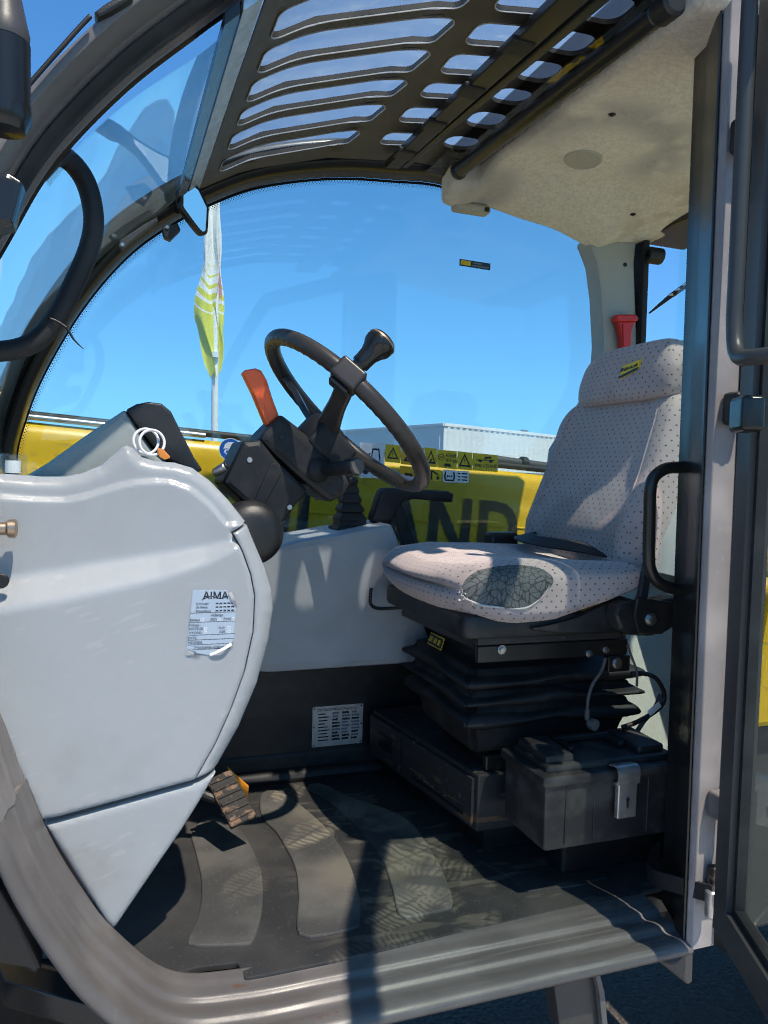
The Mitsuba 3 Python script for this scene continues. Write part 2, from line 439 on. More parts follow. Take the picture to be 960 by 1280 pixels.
def basis(o, z, x=None):
    z = A(z, dtype=float) / np.linalg.norm(z)
    x = A(x if x is not None else ([1, 0, 0] if abs(z[0]) < 0.9 else [0, 1, 0]), dtype=float)
    x = x - z * (x @ z)
    x /= np.linalg.norm(x)
    M = np.eye(4)
    M[:3, 0], M[:3, 1], M[:3, 2], M[:3, 3] = x, np.cross(z, x), z, o
    return M

def lathe(prof, o=(0, 0, 0), z=(0, 0, 1), n=28):
    a = np.linspace(0, 2 * np.pi, n, endpoint=False)
    R = [np.stack([r * np.cos(a), r * np.sin(a), np.full(n, h)], 1) for r, h in prof]
    m = loft(R)
    m.apply_transform(basis(o, z))
    return m

def cyl(p, q, r, n=18, bev=0.0):
    p, q = A(p, dtype=float), A(q, dtype=float)
    h = np.linalg.norm(q - p)
    b = min(bev, 0.4 * h, 0.6 * r)
    return lathe([(r - b, 0), (r, b), (r, h - b), (r - b, h)] if b else [(r, 0), (r, h)], p, q - p, n)

def ccw(P):
    P = np.asarray(P, float)
    x, y = P[:, 0], P[:, 1]
    return P if (x * np.roll(y, -1) - y * np.roll(x, -1)).sum() > 0 else P[::-1]

def inset(P, d):
    e = np.roll(P, -1, 0) - P
    e /= np.maximum(np.linalg.norm(e, axis=1, keepdims=True), 1e-12)
    n = np.stack([-e[:, 1], e[:, 0]], 1)
    b = n + np.roll(n, 1, 0)
    b /= np.maximum(np.linalg.norm(b, axis=1, keepdims=True), 1e-9)
    c = np.maximum((b * n).sum(1, keepdims=True), 0.45)
    return P + b * d / c

def fillet(P, r, n=5):
    """Rounds the corners of a polygon."""
    g = Polygon(P).buffer(-r, join_style='mitre').buffer(2 * r, quad_segs=n).buffer(-r, join_style='mitre') if False else Polygon(P).buffer(-r, quad_segs=n).buffer(r, quad_segs=n)
    if g.geom_type != 'Polygon':
        g = max(g.geoms, key=lambda q: q.area)
    g = g.buffer(r, quad_segs=n).buffer(-r, quad_segs=n).simplify(0.0003)
    return ccw(np.array(g.exterior.coords)[:-1])

PL = {'xz': (0, 2, 1), 'xy': (0, 1, 2), 'yz': (1, 2, 0)}

def slab(P, c0, c1, bev=0.004, plane='xz', both=True):
    """A polygon (in the two axes of plane) given thickness from c0 to c1 along the third axis, its rims chamfered."""
    P = ccw(P)
    sg = 1 if c1 > c0 else -1
    prof = [(0, c0)] if not both else [(bev, c0), (0.3 * bev, c0 + sg * 0.3 * bev), (0, c0 + sg * bev)]
    prof += [(0, c1 - sg * bev), (0.3 * bev, c1 - sg * 0.3 * bev), (bev, c1)]
    i, j, k = PL[plane]
    n = len(P)
    V = np.zeros((len(prof), n, 3))
    for q, (d, c) in enumerate(prof):
        V[q][:, [i, j]] = inset(P, d) if d else P
        V[q][:, k] = c
    f = []
    for q in range(len(prof) - 1):
        a, b = q * n + np.arange(n), q * n + (np.arange(n) + 1) % n
        f += list(np.stack([a, b, b + n], 1)) + list(np.stack([a, b + n, a + n], 1))
    for q, rev in ((0, True), (len(prof) - 1, False)):
        t = mapbox_earcut.triangulate_float64(V[q][:, [i, j]].copy(), np.array([n], dtype=np.uint32)).reshape(-1, 3).astype(int) + q * n
        f += list(t[:, ::-1] if rev else t)
    m = tm(V.reshape(-1, 3), f)
    if np.linalg.det(np.eye(3)[[i, j, k]]) * sg < 0:
        m.faces = m.faces[:, ::-1]
    return m

def sheet(P, c, plane='xz', th=0.0015):
    return slab(P, c, c + th, min(0.0004, abs(th) * 0.3), plane)

def sweep_xz(path, prof, m=140, raw=False, closed=False, rounding=True):
    """Sweeps a closed profile of (outward offset, y) along a path in the xz plane; outward is to the left of the travel direction."""
    P = np.asarray(path, float) if raw else spline(path, m)
    t = np.gradient(P, axis=0)
    t /= np.maximum(np.linalg.norm(t, axis=1, keepdims=True), 1e-12)
    N = np.stack([-t[:, 1], t[:, 0]], 1)
    Q = np.asarray(prof, float)
    R = np.zeros((len(P), len(Q), 3))
    R[:, :, 0] = P[:, None, 0] + N[:, None, 0] * Q[None, :, 0]
    R[:, :, 2] = P[:, None, 1] + N[:, None, 1] * Q[None, :, 0]
    R[:, :, 1] = Q[None, :, 1]
    return loft(R)

def relief(P, yfn, step=0.006, back=0.03):
    """A panel in the xz plane with a modelled front: y = yfn(x, z, distance to the rim); a skirt runs back from its rim."""
    g = Polygon(P)
    P = ccw(np.array(g.segmentize(step).exterior.coords)[:-1])
    lo, hi = P.min(0), P.max(0)
    X, Zz = np.meshgrid(np.arange(lo[0], hi[0], step), np.arange(lo[1], hi[1], step))
    X = X + (np.arange(len(X)) % 2)[:, None] * step / 2
    q = np.stack([X.ravel(), Zz.ravel()], 1)
    inner = g.buffer(-0.45 * step)
    q = q[shapely.contains_xy(inner, q[:, 0], q[:, 1])]
    ins = [inset(P, d) for d in (0.0012, 0.003)]
    ins = [r[shapely.contains_xy(g, r[:, 0], r[:, 1])] for r in ins]
    keep = shapely.contains_xy(g.buffer(-0.0045), q[:, 0], q[:, 1])
    S = np.vstack([P] + ins + [q[keep]])
    d = Delaunay(S).simplices
    c = S[d].mean(1)
    d = d[shapely.contains_xy(g, c[:, 0], c[:, 1])]
    a = S[d]
    ar = (a[:, 1, 0] - a[:, 0, 0]) * (a[:, 2, 1] - a[:, 0, 1]) - (a[:, 2, 0] - a[:, 0, 0]) * (a[:, 1, 1] - a[:, 0, 1])
    d = np.where((ar > 0)[:, None], d, d[:, ::-1])
    d = d[np.abs(ar) > 1e-12]
    dist = shapely.distance(shapely.points(S), g.exterior)
    y = yfn(S[:, 0], S[:, 1], dist)
    v = np.stack([S[:, 0], y, S[:, 1]], 1)
    n = len(P)
    b = v[:n].copy()
    b[:, 1] += back
    a0, a1 = np.arange(n), (np.arange(n) + 1) % n
    k = len(v)
    f = np.vstack([d, np.stack([a0, k + a0, k + a1], 1), np.stack([a0, k + a1, a1], 1)])
    return tm(np.vstack([v, b]), f)

def sm(a, b, x):
    t = np.clip((x - a) / (b - a), 0, 1)
    return t * t * (3 - 2 * t)

def poly_z(poly, x):
    p = np.asarray(poly, float)
    p = p[np.argsort(p[:, 0])]
    return np.interp(x, p[:, 0], p[:, 1])

def text(s, h, o, xdir, ydir, depth=0.0006, bold=False, width=None):
    """Lettering lying at o, reading along xdir, its height along ydir."""
    m = meshkit.text_mesh(s, h, depth, bold)
    if width:
        w = m.bounds[1][0] - m.bounds[0][0]
        m.apply_scale([width / w, 1, 1])
    x = A(xdir, dtype=float) / np.linalg.norm(xdir)
    y = A(ydir, dtype=float) - x * (A(ydir, dtype=float) @ x)
    y /= np.linalg.norm(y)
    M = np.eye(4)
    M[:3, 0], M[:3, 1], M[:3, 2], M[:3, 3] = x, y, np.cross(x, y), o
    m.apply_transform(M)
    return m

def bolt(parent, o, d, r=0.008, h=0.007, name='bolt', mat='steel'):
    a = np.arange(6) * np.pi / 3
    hexa = np.stack([np.cos(a), np.sin(a)], 1) * r
    head = slab(hexa, 0.002, h, 0.0015, 'xy')
    head = join(head, lathe([(r * 1.25, 0), (r * 1.35, 0.0008), (r * 1.3, 0.002), (r * 0.5, 0.0021)], n=20))
    head.apply_transform(basis(o, d))
    return part(parent, name, head, mat, smooth=30)

# ------------------------------------------------------------------ the setting: asphalt yard
g = 3000.0
scene['asphalt_ground'] = mikit.ply(tm([[-g, -g, -0.8], [g, -g, -0.8], [g, g, -0.8], [-g, g, -0.8]], [[0, 1, 2], [0, 2, 3]]), 'asphalt')
labels['asphalt_ground'] = {'label': 'dark asphalt yard under the machine', 'kind': 'structure'}

prin('concrete', lambda p, n, uv: mix((0.43, 0.42, 0.395), (0.55, 0.535, 0.50), fbm(p.x * 1.5, p.y * 1.5, 0.0, 4) * 0.7 + 0.3 * noise(p.x * 60, p.y * 60, 0.0)), 0.85)
scene['added_bounce_apron'] = mikit.ply(slab([(-14, -9), (14, -9), (14, 0.62), (-14, 0.62)], -0.83, -0.78, 0.006, 'xy'), 'concrete')  # unseen apron, added for the light it bounces into the cab
labels['added_bounce_apron'] = {'label': 'unseen pale concrete apron added to bounce light into the open cab', 'kind': 'structure'}

prin('added_bank_grass', lambda p, n, uv: mix((0.030, 0.045, 0.014), (0.075, 0.095, 0.032), fbm(p.x * 1.3, p.y * 1.3, p.z * 1.3, 5)), 0.95)
bxs, bts = np.linspace(-70, 70, 90), np.linspace(0, 1, 26)
bv = [(x, -13 - 16 * t, -0.85 + 2.6 * float(sm(0, 0.75, t)) * (0.75 + 0.5 * float(meshkit.fbm(np.array([x * 0.11, t * 3, 0.0]), 4)))) for x in bxs for t in bts]
bf = [(i * 26 + j, i * 26 + j + 1, i * 26 + j + 27) for i in range(89) for j in range(25)] + [(i * 26 + j, i * 26 + j + 27, i * 26 + j + 26) for i in range(89) for j in range(25)]
scene['added_dark_bank'] = mikit.ply(tm(bv, bf), 'added_bank_grass', smooth=True)  # unseen bank, added to darken what the far window reflects
labels['added_dark_bank'] = {'label': 'unseen dark grass bank added to darken the window reflections', 'kind': 'structure'}

# ------------------------------------------------------------------ profiles of the cab (x, z)
ROOF = [(-0.234, 0.84), (-0.201, 0.992), (-0.133, 1.149), (-0.009, 1.315), (0.12, 1.433), (0.196, 1.509), (0.315, 1.578), (0.525, 1.643), (0.751, 1.67), (0.86, 1.672), (1.6, 1.672)]

def roof_z(x, dz=0.0):
    p = A(ROOF)
    return np.interp(x, p[:, 0], p[:, 1]) + dz

APER = [(1.0, -0.006), (0.6, -0.006), (0.35, -0.006), (0.212, -0.004)] + [(0.1029, 0.0155), (0.0179, 0.0971), (-0.0277, 0.1663), (-0.0719, 0.2511), (-0.1043, 0.3378), (-0.1359, 0.4394)] + \
    [(-0.195, 0.58), (-0.228, 0.72), (-0.232, 0.85), (-0.205, 0.97)] + [(-0.1398, 1.1085), (-0.0802, 1.2261), (0.0131, 1.3479), (0.1115, 1.4474), (0.1686, 1.5006)] + [(0.29, 1.600), (0.42, 1.658), (0.6, 1.664), (0.8, 1.662), (1.02, 1.655)]
APATH = spline(APER, 190)
ARCH = [(0.10, 0.42), (-0.05, 0.50), (-0.17, 0.66), (-0.205, 0.80)] + [(-0.1835, 0.9179), (-0.1408, 1.0346), (-0.0623, 1.1846), (0.0276, 1.3101), (0.1205, 1.3999), (0.2461, 1.487), (0.3775, 1.5513), (0.5702, 1.6023), (0.753, 1.6227), (0.8609, 1.631)] + [(1.0, 1.622), (1.3, 1.615)]
RPATH = spline(ARCH, 150)

cab = thing('telehandler_cab', 'open telehandler cab with brown grey frame, glazed roof and dark rubber floor', 'cab')

# left door frame: a rolled jamb swept along the sill, the front curve and the roof edge
jamb = spline([(-0.002, 1.203), (-0.004, 1.194), (-0.003, 1.184), (0.000, 1.176), (0.001, 1.164), (0.003, 1.154), (0.009, 1.149), (0.0105, 1.142), (0.008, 1.134), (0.0065, 1.124), (0.008, 1.114), (0.0135, 1.108), (0.0155, 1.100), (0.0135, 1.090),
               (0.0125, 1.080), (0.015, 1.069), (0.022, 1.061), (0.030, 1.060), (0.036, 1.066), (0.038, 1.09), (0.038, 1.203)], 90, True)
nsill = int(190 * 0.285)
sill_end = next(i for i, p in enumerate(APATH) if p[0] < -0.10 and p[1] > 0.34)
top_start = next(i for i, p in enumerate(APATH) if p[1] > 1.0)
part(cab, 'door_sill', sweep_xz(APATH[:sill_end + 1], jamb, raw=True), 'sill_paint', 60, label='scuffed brown grey door sill with rust spots')
jamb_up = fillet([(0.0, 1.203), (-0.003, 1.195), (0.0, 1.186), (0.008, 1.183), (0.008, 1.150), (0.003, 1.142), (0.003, 1.118), (0.010, 1.108), (0.012, 1.080), (0.018, 1.062), (0.028, 1.060), (0.034, 1.07), (0.036, 1.203)], 0.0028, 4)
rail_start = next(i for i, p in enumerate(APATH) if p[0] > 0.27 and p[1] > 1.4)
railp = spline([(0.0, 1.112), (-0.003, 1.105), (0.0, 1.085), (0.003, 1.066), (0.010, 1.060), (0.015, 1.068), (0.016, 1.09), (0.013, 1.112)], 30, True)
part(cab, 'roof_rail', sweep_xz(APATH[rail_start:], railp, raw=True), 'frame_paint', 50)
part(cab, 'front_pillar', sweep_xz(APATH[sill_end:rail_start + 1], jamb_up, raw=True), 'frame_paint', 50, label='curved brown grey front pillar beside the open door')
seal = [(-0.004, 1.150), (-0.010, 1.143), (-0.012, 1.130), (-0.008, 1.118), (0.002, 1.112), (0.008, 1.13), (0.006, 1.15)]
part(cab, 'door_seal', sweep_xz(APATH[sill_end + 12:rail_start], seal, raw=True), 'black_rubber', 50, label='black rubber door seal along the front pillar')
lip = [(-0.003, 1.196), (-0.008, 1.190), (-0.008, 1.182), (-0.003, 1.176), (0.006, 1.178), (0.006, 1.196)]
part(cab, 'seal_lip', sweep_xz(APATH[sill_end + 12:rail_start], lip, raw=True), 'frame_paint', 60)
edge = [(-0.005, 1.2005), (-0.009, 1.206), (-0.007, 1.214), (0.01, 1.216), (0.01, 1.2005)]
part(cab, 'windscreen_gasket', sweep_xz(APATH[sill_end + 10:rail_start], edge, raw=True), 'black_gloss', 50)

# rear door pillar (outer face painted brighter as if lit, black plate for jamb shade)
pp = fillet([(1.050, 1.20), (1.040, 1.165), (0.992, 1.090), (0.982, 1.072), (0.987, 1.060), (1.034, 1.060), (1.046, 1.068), (1.046, 1.12), (1.085, 1.20)], 0.003)
R0 = np.stack([pp[:, 0] + 0.012, pp[:, 1], np.full(len(pp), -0.03)], 1)
R1 = np.stack([pp[:, 0] - 0.006, pp[:, 1], np.full(len(pp), 1.70)], 1)
part(cab, 'rear_door_pillar', loft([R0 + (R1 - R0) * t for t in np.linspace(0, 1, 12)]), 'lit_pillar_paint', 40, label='upright brown grey pillar behind the door opening')
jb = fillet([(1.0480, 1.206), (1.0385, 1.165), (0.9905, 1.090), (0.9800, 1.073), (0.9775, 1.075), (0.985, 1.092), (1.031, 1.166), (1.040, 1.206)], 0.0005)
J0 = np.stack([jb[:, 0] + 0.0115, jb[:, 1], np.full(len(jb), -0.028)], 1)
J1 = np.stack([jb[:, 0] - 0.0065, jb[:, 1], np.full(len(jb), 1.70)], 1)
part(cab, 'jamb_shade_plate', loft([J0 + (J1 - J0) * t for t in np.linspace(0, 1, 12)]), 'black_frame', 40)  # black plate puts the shade of the jamb into its colour
part(cab, 'rear_door_seal', slab([(1.044, 1.07), (1.050, 1.030), (1.066, 1.028), (1.080, 1.075), (1.062, 1.082)], -0.03, 1.70, 0.002, 'xy'), 'black_rubber', 30)
k = part(cab, 'striker', rbox((1.012, 1.020, 0.215), (1.040, 1.059, 0.262), 0.006), 'frame_paint', 40)
part(cab, 'striker_hook', rbox((1.030, 1.005, 0.195), (1.046, 1.035, 0.262), 0.005), 'worn_steel', 40)

# floor pan, mat and raised pads
part(cab, 'floor_pan', slab([(-0.02, 1.207), (1.5, 1.207), (1.5, 2.0), (-0.24, 2.0), (-0.24, 1.6), (-0.14, 1.3)], -0.055, -0.012, 0.004, 'xy'), 'black_frame')
MAT = [(0.0323, 1.2933), (0.0966, 1.2161), (0.1255, 1.2235), (0.1535, 1.2274), (0.2127, 1.2196), (0.2159, 1.1767), (0.3677, 1.1779), (0.7059, 1.1937), (1.0768, 1.2076)] + [(1.15, 1.22), (1.3, 1.95), (-0.2, 1.95), (-0.12, 1.35)]
part(cab, 'floor_mat', slab(fillet(MAT, 0.006), -0.011, 0.0, 0.003, 'xy'), 'floor_rubber', 40, label='black moulded rubber floor mat with muddy boot prints')
pads = [
    [(0.2354, 1.7598), (0.29, 1.6894), (0.3041, 1.5424), (0.2984, 1.4523), (0.2765, 1.3465), (0.2454, 1.2632), (0.2272, 1.2595), (0.149, 1.2814), (0.1417, 1.3), (0.1605, 1.3506), (0.1759, 1.4128), (0.1864, 1.5048), (0.1867, 1.6235), (0.1895, 1.6987)],
    [(0.3749, 1.8591), (0.4198, 1.8614), (0.4558, 1.7496), (0.4825, 1.6009), (0.4811, 1.4656), (0.4627, 1.3455), (0.4396, 1.2701), (0.4239, 1.2494), (0.3585, 1.2449), (0.3238, 1.2654), (0.3527, 1.3789), (0.3709, 1.4818), (0.3706, 1.569), (0.3664, 1.6469), (0.3511, 1.735)],
    [(0.4901, 1.8621), (0.5312, 1.8822), (0.584, 1.7747), (0.64, 1.6965), (0.6674, 1.6345), (0.6742, 1.5772), (0.6645, 1.4636), (0.6508, 1.3716), (0.6303, 1.2859), (0.6161, 1.2591), (0.5974, 1.2538), (0.5251, 1.2518), (0.512, 1.2664), (0.5324, 1.354), (0.5514, 1.4618), (0.5522, 1.5686), (0.5385, 1.6807), (0.5174, 1.7937)],
]
for P in pads:
    P = fillet(np.vstack([spline(P, 60, True)]), 0.006)
    part(cab, 'tread_pad', slab(P, -0.001, 0.0048, 0.0030, 'xy', both=False), 'pad_rubber', 20)
P = fillet([(0.7438, 1.41), (0.7767, 1.3196), (0.7814, 1.2655), (0.8952, 1.2586), (0.9685, 1.2683), (0.9661, 1.3055), (0.8774, 1.3321)], 0.003)
part(cab, 'floor_hatch', slab(P, -0.001, 0.003, 0.0015, 'xy', both=False), 'floor_rubber', 30)
part(cab, 'mat_upturn', join(rbox((0.05, 1.905, -0.005), (0.72, 1.965, 0.032), 0.018), rbox((0.05, 1.93, 0.02), (0.72, 1.965, 0.075), 0.012)), 'black_rubber', 40)

# far lower wall, right console
part(cab, 'lower_wall', slab([(0.02, 0.0), (1.36, 0.0), (1.36, 0.40), (0.02, 0.40)], 1.935, 1.995, 0.004), 'black_plastic')
CON = [(0.2924, 0.617), (0.3756, 0.6296), (0.4325, 0.6426), (0.5202, 0.6579), (0.6046, 0.6736), (0.654, 0.6837), (0.6667, 0.6799), (0.6779, 0.6582), (0.6963, 0.6146), (0.7319, 0.5102)] + [(0.80, 0.330)] + [(0.7164, 0.3316), (0.3637, 0.3288)] + [(0.28, 0.345)]
con = slab(fillet(CON, 0.008), 1.76, 2.0, 0.016)
try:
    mm = manifold3d.Manifold(manifold3d.Mesh(con.vertices.astype(np.float32), con.faces.astype(np.uint32)))
    tray = rbox((0.385, 1.795, 0.628), (0.505, 1.905, 0.74), 0.02)
    mt = manifold3d.Manifold(manifold3d.Mesh(tray.vertices.astype(np.float32), tray.faces.astype(np.uint32)))
    r = (mm - mt).to_mesh()
    if len(r.tri_verts) > 20:
        con = tm(r.vert_properties[:, :3], r.tri_verts)
except Exception:
    pass
part(cab, 'side_console', con, 'console_plastic', 40, label='light grey plastic console along the far side of the cab')
part(cab, 'side_wall', slab([(0.76, 0.36), (1.40, 0.36), (1.40, 0.55), (0.76, 0.55)], 1.965, 2.0, 0.004), 'black_plastic')

# rear wall and right rear pillar
RP0 = [(1.06, 1.79), (1.50, 1.585), (1.52, 1.215), (1.60, 1.215), (1.60, 1.985), (1.06, 1.985)]
RP1 = [(1.08, 1.93), (1.58, 1.72), (1.585, 1.215), (1.60, 1.215), (1.60, 1.985), (1.08, 1.985)]
part(cab, 'rear_panel', loft([[(x, y, 0.002) for x, y in RP0], [(x, y, 0.56) for x, y in RP1]]), 'rear_vinyl', 30, label='whitish grey vinyl lining of the rear cab wall')
P = [(1.3197, 1.5131), (1.341, 1.4742), (1.3565, 1.4436), (1.3751, 1.3523), (1.3906, 1.2127), (1.387, 1.1178), (1.3512, 1.0444), (1.2533, 0.8983), (1.2348, 0.7099), (1.5776, 0.714), (1.514, 1.2233), (1.4894, 1.4596), (1.4943, 1.5313)]
part(cab, 'rear_corner_pillar', slab(fillet(P, 0.006), 1.95, 2.02, 0.012), 'pillar_plastic', 40, label='pale grey plastic pillar at the far rear corner')
part(cab, 'pillar_cap', cyl((1.4523, 1.95, 1.4528), A((1.4523, 1.95, 1.4528)) + [0, -0.003, 0], 0.006), 'black_plastic')
part(cab, 'rear_corner_trim', slab([(1.512, 0.5), (1.532, 0.5), (1.525, 1.53), (1.505, 1.53)], 1.93, 1.995, 0.004), 'black_rubber')
part(cab, 'rear_window_rail', rbox((1.50, 1.14, 1.535), (1.70, 1.99, 1.572), 0.01), 'black_frame')
part(cab, 'rear_window', sheet([(1.14, 0.76), (1.95, 0.76), (1.95, 1.535), (1.14, 1.535)], 1.545, 'yz', 0.004) if False else tm([[1.685, 1.14, 0.5], [1.685, 1.99, 0.5], [1.685, 1.99, 1.56], [1.685, 1.14, 1.56]], [[0, 1, 2], [0, 2, 3]]), 'cab_glass', label='rear window with a wiper outside')
sp = [(0.028 * (1 - 0.62 * t) * math.cos(2.2 + 7.5 * t), 0.028 * (1 - 0.62 * t) * math.sin(2.2 + 7.5 * t)) for t in np.linspace(0, 1, 30)]
o = A((1.53, 1.9188, 1.4851))
part(cab, 'rolled_gasket', ribbon([o + [0, -a, b] for a, b in sp], (1, 0, 0), 0.05, 0.009, 60), 'black_rubber', 40)
part(cab, 'quarter_panel', slab([(1.10, -0.03), (1.42, -0.03), (1.42, 0.60), (1.10, 0.60)], 1.20, 1.23, 0.004), 'dark_frame')
part(cab, 'quarter_window', tm([[1.09, 1.21, 0.6], [1.70, 1.21, 0.6], [1.70, 1.21, 1.57], [1.09, 1.21, 1.57]], [[0, 1, 2], [0, 2, 3]]), 'cab_glass')

# right window arch, pane and its dotted border
tubep = spline([(-0.002, 2.035), (-0.004, 1.985), (0.004, 1.958), (0.016, 1.952), (0.024, 1.965), (0.030, 1.945), (0.046, 1.932), (0.062, 1.938), (0.066, 1.96), (0.066, 2.05), (0.03, 2.055)], 40, True)
part(cab, 'window_arch', sweep_xz(RPATH, tubep, raw=True), 'black_frame', 50, label='glossy black arch round the far side window')
ip = RPATH[(RPATH[:, 0] < 1.16) | (RPATH[:, 1] < 1)]
wp = np.vstack([ip, [(1.36, 1.60), (1.42, 1.2), (1.42, 0.56), (0.10, 0.42)]])
f = mapbox_earcut.triangulate_float64(wp.copy(), np.array([len(wp)], dtype=np.uint32)).reshape(-1, 3).astype(int)
part(cab, 'side_window', tm(np.stack([wp[:, 0], np.full(len(wp), 2.044), wp[:, 1]], 1), f), 'cab_glass', label='tinted pane of the far side window with dotted black border')
part(cab, 'side_window_dust', tm(np.stack([wp[:, 0], np.full(len(wp), 2.0465), wp[:, 1]], 1), f), 'pane_dust')
fr = sweep_xz(RPATH, [(0.0, 2.0425), (-0.007, 2.0425), (-0.007, 2.0435), (0.0, 2.0435)], raw=True)
part(cab, 'window_frit', fr, 'black_gloss', False)
dots = []
pth = spline(RPATH, 620)
tt = np.gradient(pth, axis=0)
tt /= np.linalg.norm(tt, axis=1, keepdims=True)
nn = np.stack([-tt[:, 1], tt[:, 0]], 1)
hexa = np.stack([np.cos(np.arange(6) * np.pi / 3), np.sin(np.arange(6) * np.pi / 3)], 1)
dv, df = [], []
for row, (off, rad) in enumerate(((0.0095, 0.0017), (0.0135, 0.0014), (0.0172, 0.0010))):
    for i in range(row % 2, len(pth) - 1, 2):
        c = pth[i] - nn[i] * off
        b = len(dv)
        dv += [(c[0] + h[0] * rad, 2.043, c[1] + h[1] * rad) for h in hexa]
        df += [(b, b + 1, b + 2), (b, b + 2, b + 3), (b, b + 3, b + 4), (b, b + 4, b + 5)]
part(cab, 'border_dots', tm(dv, df), 'black_gloss', False, kind='stuff')

# windscreen, upper windscreen bars, roof glass
def skin(x0, x1, y0, y1, dz, nx=40, ny=10, bulge=0.012, path=None):
    P = spline(A(ROOF), 300) if path is None else path
    P = P[(P[:, 0] >= x0) & (P[:, 0] <= x1)]
    P = P[np.linspace(0, len(P) - 1, nx).astype(int)]
    t = np.gradient(P, axis=0)
    t /= np.linalg.norm(t, axis=1, keepdims=True)
    n = np.stack([-t[:, 1], t[:, 0]], 1)
    v, f = [], []
    for i in range(nx):
        for j in range(ny + 1):
            s = j / ny
            o = P[i] + n[i] * (dz + bulge * 4 * s * (1 - s))
            v.append((o[0], y0 + (y1 - y0) * s, o[1]))
    for i in range(nx - 1):
        for j in range(ny):
            a = i * (ny + 1) + j
            f += [(a, a + 1, a + ny + 2), (a, a + ny + 2, a + ny + 1)]
    return tm(v, f)

lowfront = np.vstack([[(-0.10, 0.62), (-0.20, 0.74)], spline(A(ROOF), 200)])
part(cab, 'windscreen', skin(-0.24, 0.19, 1.208, 1.955, -0.012, path=spline(A([(-0.20, 0.70)] + ROOF[:8]), 300)), 'cab_glass', smooth=True, label='curved windscreen seen from inside the cab')
part(cab, 'windscreen_glare_film', skin(-0.24, 0.19, 1.208, 1.955, -0.0095, path=spline(A([(-0.20, 0.70)] + ROOF[:8]), 300)), 'screen_glare_film', smooth=True)
part(cab, 'roof_glass', skin(0.205, 0.95, 1.08, 1.99, -0.004), 'roof_glass', smooth=True, label='clear roof pane above the slotted guard')
def crossbar(x0, x1, z0, z1, y0=1.13, y1=1.96):
    a = np.stack(np.meshgrid([0], [0]), -1)
    q = [(x0, roof_z(x0, z0)), (x1, roof_z(x1, z0)), (x1, roof_z(x1, z1)), (x0, roof_z(x0, z1))]
    return slab(q, y0, y1, 0.002)
part(cab, 'roof_glass_dust_haze', skin(0.205, 0.95, 1.08, 1.99, -0.0015), 'roof_dust_haze', smooth=True)
part(cab, 'windscreen_bar', crossbar(0.150, 0.172, -0.035, -0.016), 'black_gloss')
part(cab, 'windscreen_trim', crossbar(0.176, 0.205, -0.036, -0.016), 'worn_steel', label='shiny metal strip between windscreen and roof guard')

# roof guard: a steel plate with rows of rounded slots, bent to the roof line
outer = Polygon([(0.210, 1.085), (0.93, 1.085), (0.93, 1.935), (0.205, 1.935)])
slots = []
ys = [(1.065, 1.155), (1.185, 1.272), (1.302, 1.386), (1.412, 1.499), (1.530, 1.606), (1.645, 1.732), (1.782, 1.862)]
def slot(x0, x1, y0, y1, lean=0.0, rr=0.018):
    xs_ = np.linspace(x0, x1, 12)
    arc = lambda x: -0.024 * np.clip((x - 0.24) / 0.33, 0, 2) ** 0.9
    top = np.stack([xs_ + lean * (xs_ - x0) / (x1 - x0), y0 + arc(xs_)], 1)
    bot = np.stack([xs_ - lean * (xs_ - x0) / (x1 - x0), y1 + arc(xs_)], 1)
    return Polygon(np.vstack([top, bot[::-1]])).buffer(-rr, quad_segs=6).buffer(rr, quad_segs=6)
for i, (a, b) in enumerate(ys):
    x1 = 0.572 if i < 5 else (0.566 if i == 5 else 0.552)
    slots.append(slot(0.242, x1, a, b, 0.008))
    if i >= 1:
        slots.append(slot(0.622, 0.735, a + 0.006, b - 0.004, 0.0, 0.022))
    slots.append(slot(0.782, 0.868, a + 0.004, b - 0.004, 0.0, 0.030))
holes = [q.intersection(outer.buffer(-0.012)) for q in slots]
plate = outer.difference(unary_union([h for h in holes if not h.is_empty])).segmentize(0.022)
def bent(poly, th, dz):
    m = trimesh.creation.extrude_polygon(poly, th, engine='earcut')
    v, fc = trimesh.remesh.subdivide_to_size(m.vertices, m.faces, 0.05, max_iter=6)
    v = v.copy()
    v[:, 2] += roof_z(v[:, 0], dz)
    return tm(v, fc)
part(cab, 'roof_guard', bent(plate, 0.009, -0.036), 'guard_steel', 40, label='black slotted steel guard under the roof glass')
rimm = unary_union([h.buffer(0.0022).difference(h.buffer(0.0003)) for h in holes if not h.is_empty and h.centroid.x < 0.75]).intersection(outer).segmentize(0.022)
part(cab, 'slot_edge_glints', join(*[bent(q, 0.002, -0.0385) for q in getattr(rimm, 'geoms', [rimm])]), 'worn_steel', False)  # bright rims drawn in as sunlit edges of the slots
part(cab, 'roof_crossbar', join(slab([(0.668, 1.905), (0.702, 1.895), (0.741, 1.085), (0.692, 1.085)], 1.592, 1.612, 0.003, 'xy'), slab([(0.706, 1.893), (0.722, 1.888), (0.776, 1.085), (0.750, 1.085)], 1.594, 1.610, 0.004, 'xy')), 'black_frame', 30)
for y in (1.26, 1.44, 1.61, 1.78):
    part(cab, 'crossbar_clip', rbox((0.655 + (1.9 - y) * 0.035, y, 1.588), (0.700 + (1.9 - y) * 0.04, y + 0.045, 1.6), 0.003), 'black_plastic')
scene['blind_mesh'] = {'type': 'thindielectric', 'int_ior': 1.2, 'specular_transmittance': {'type': 'rgb', 'value': [0.24, 0.22, 0.22]}}
part(cab, 'blind_screen', tm([[0.80, 1.12, 1.622], [0.93, 1.12, 1.622], [0.93, 1.96, 1.622], [0.80, 1.96, 1.622]], [[0, 1, 2], [0, 2, 3]]), 'blind_mesh')
bl = thing('roof_blind', 'rolled black sun blind tube in front of the felt headliner', 'sun blind')
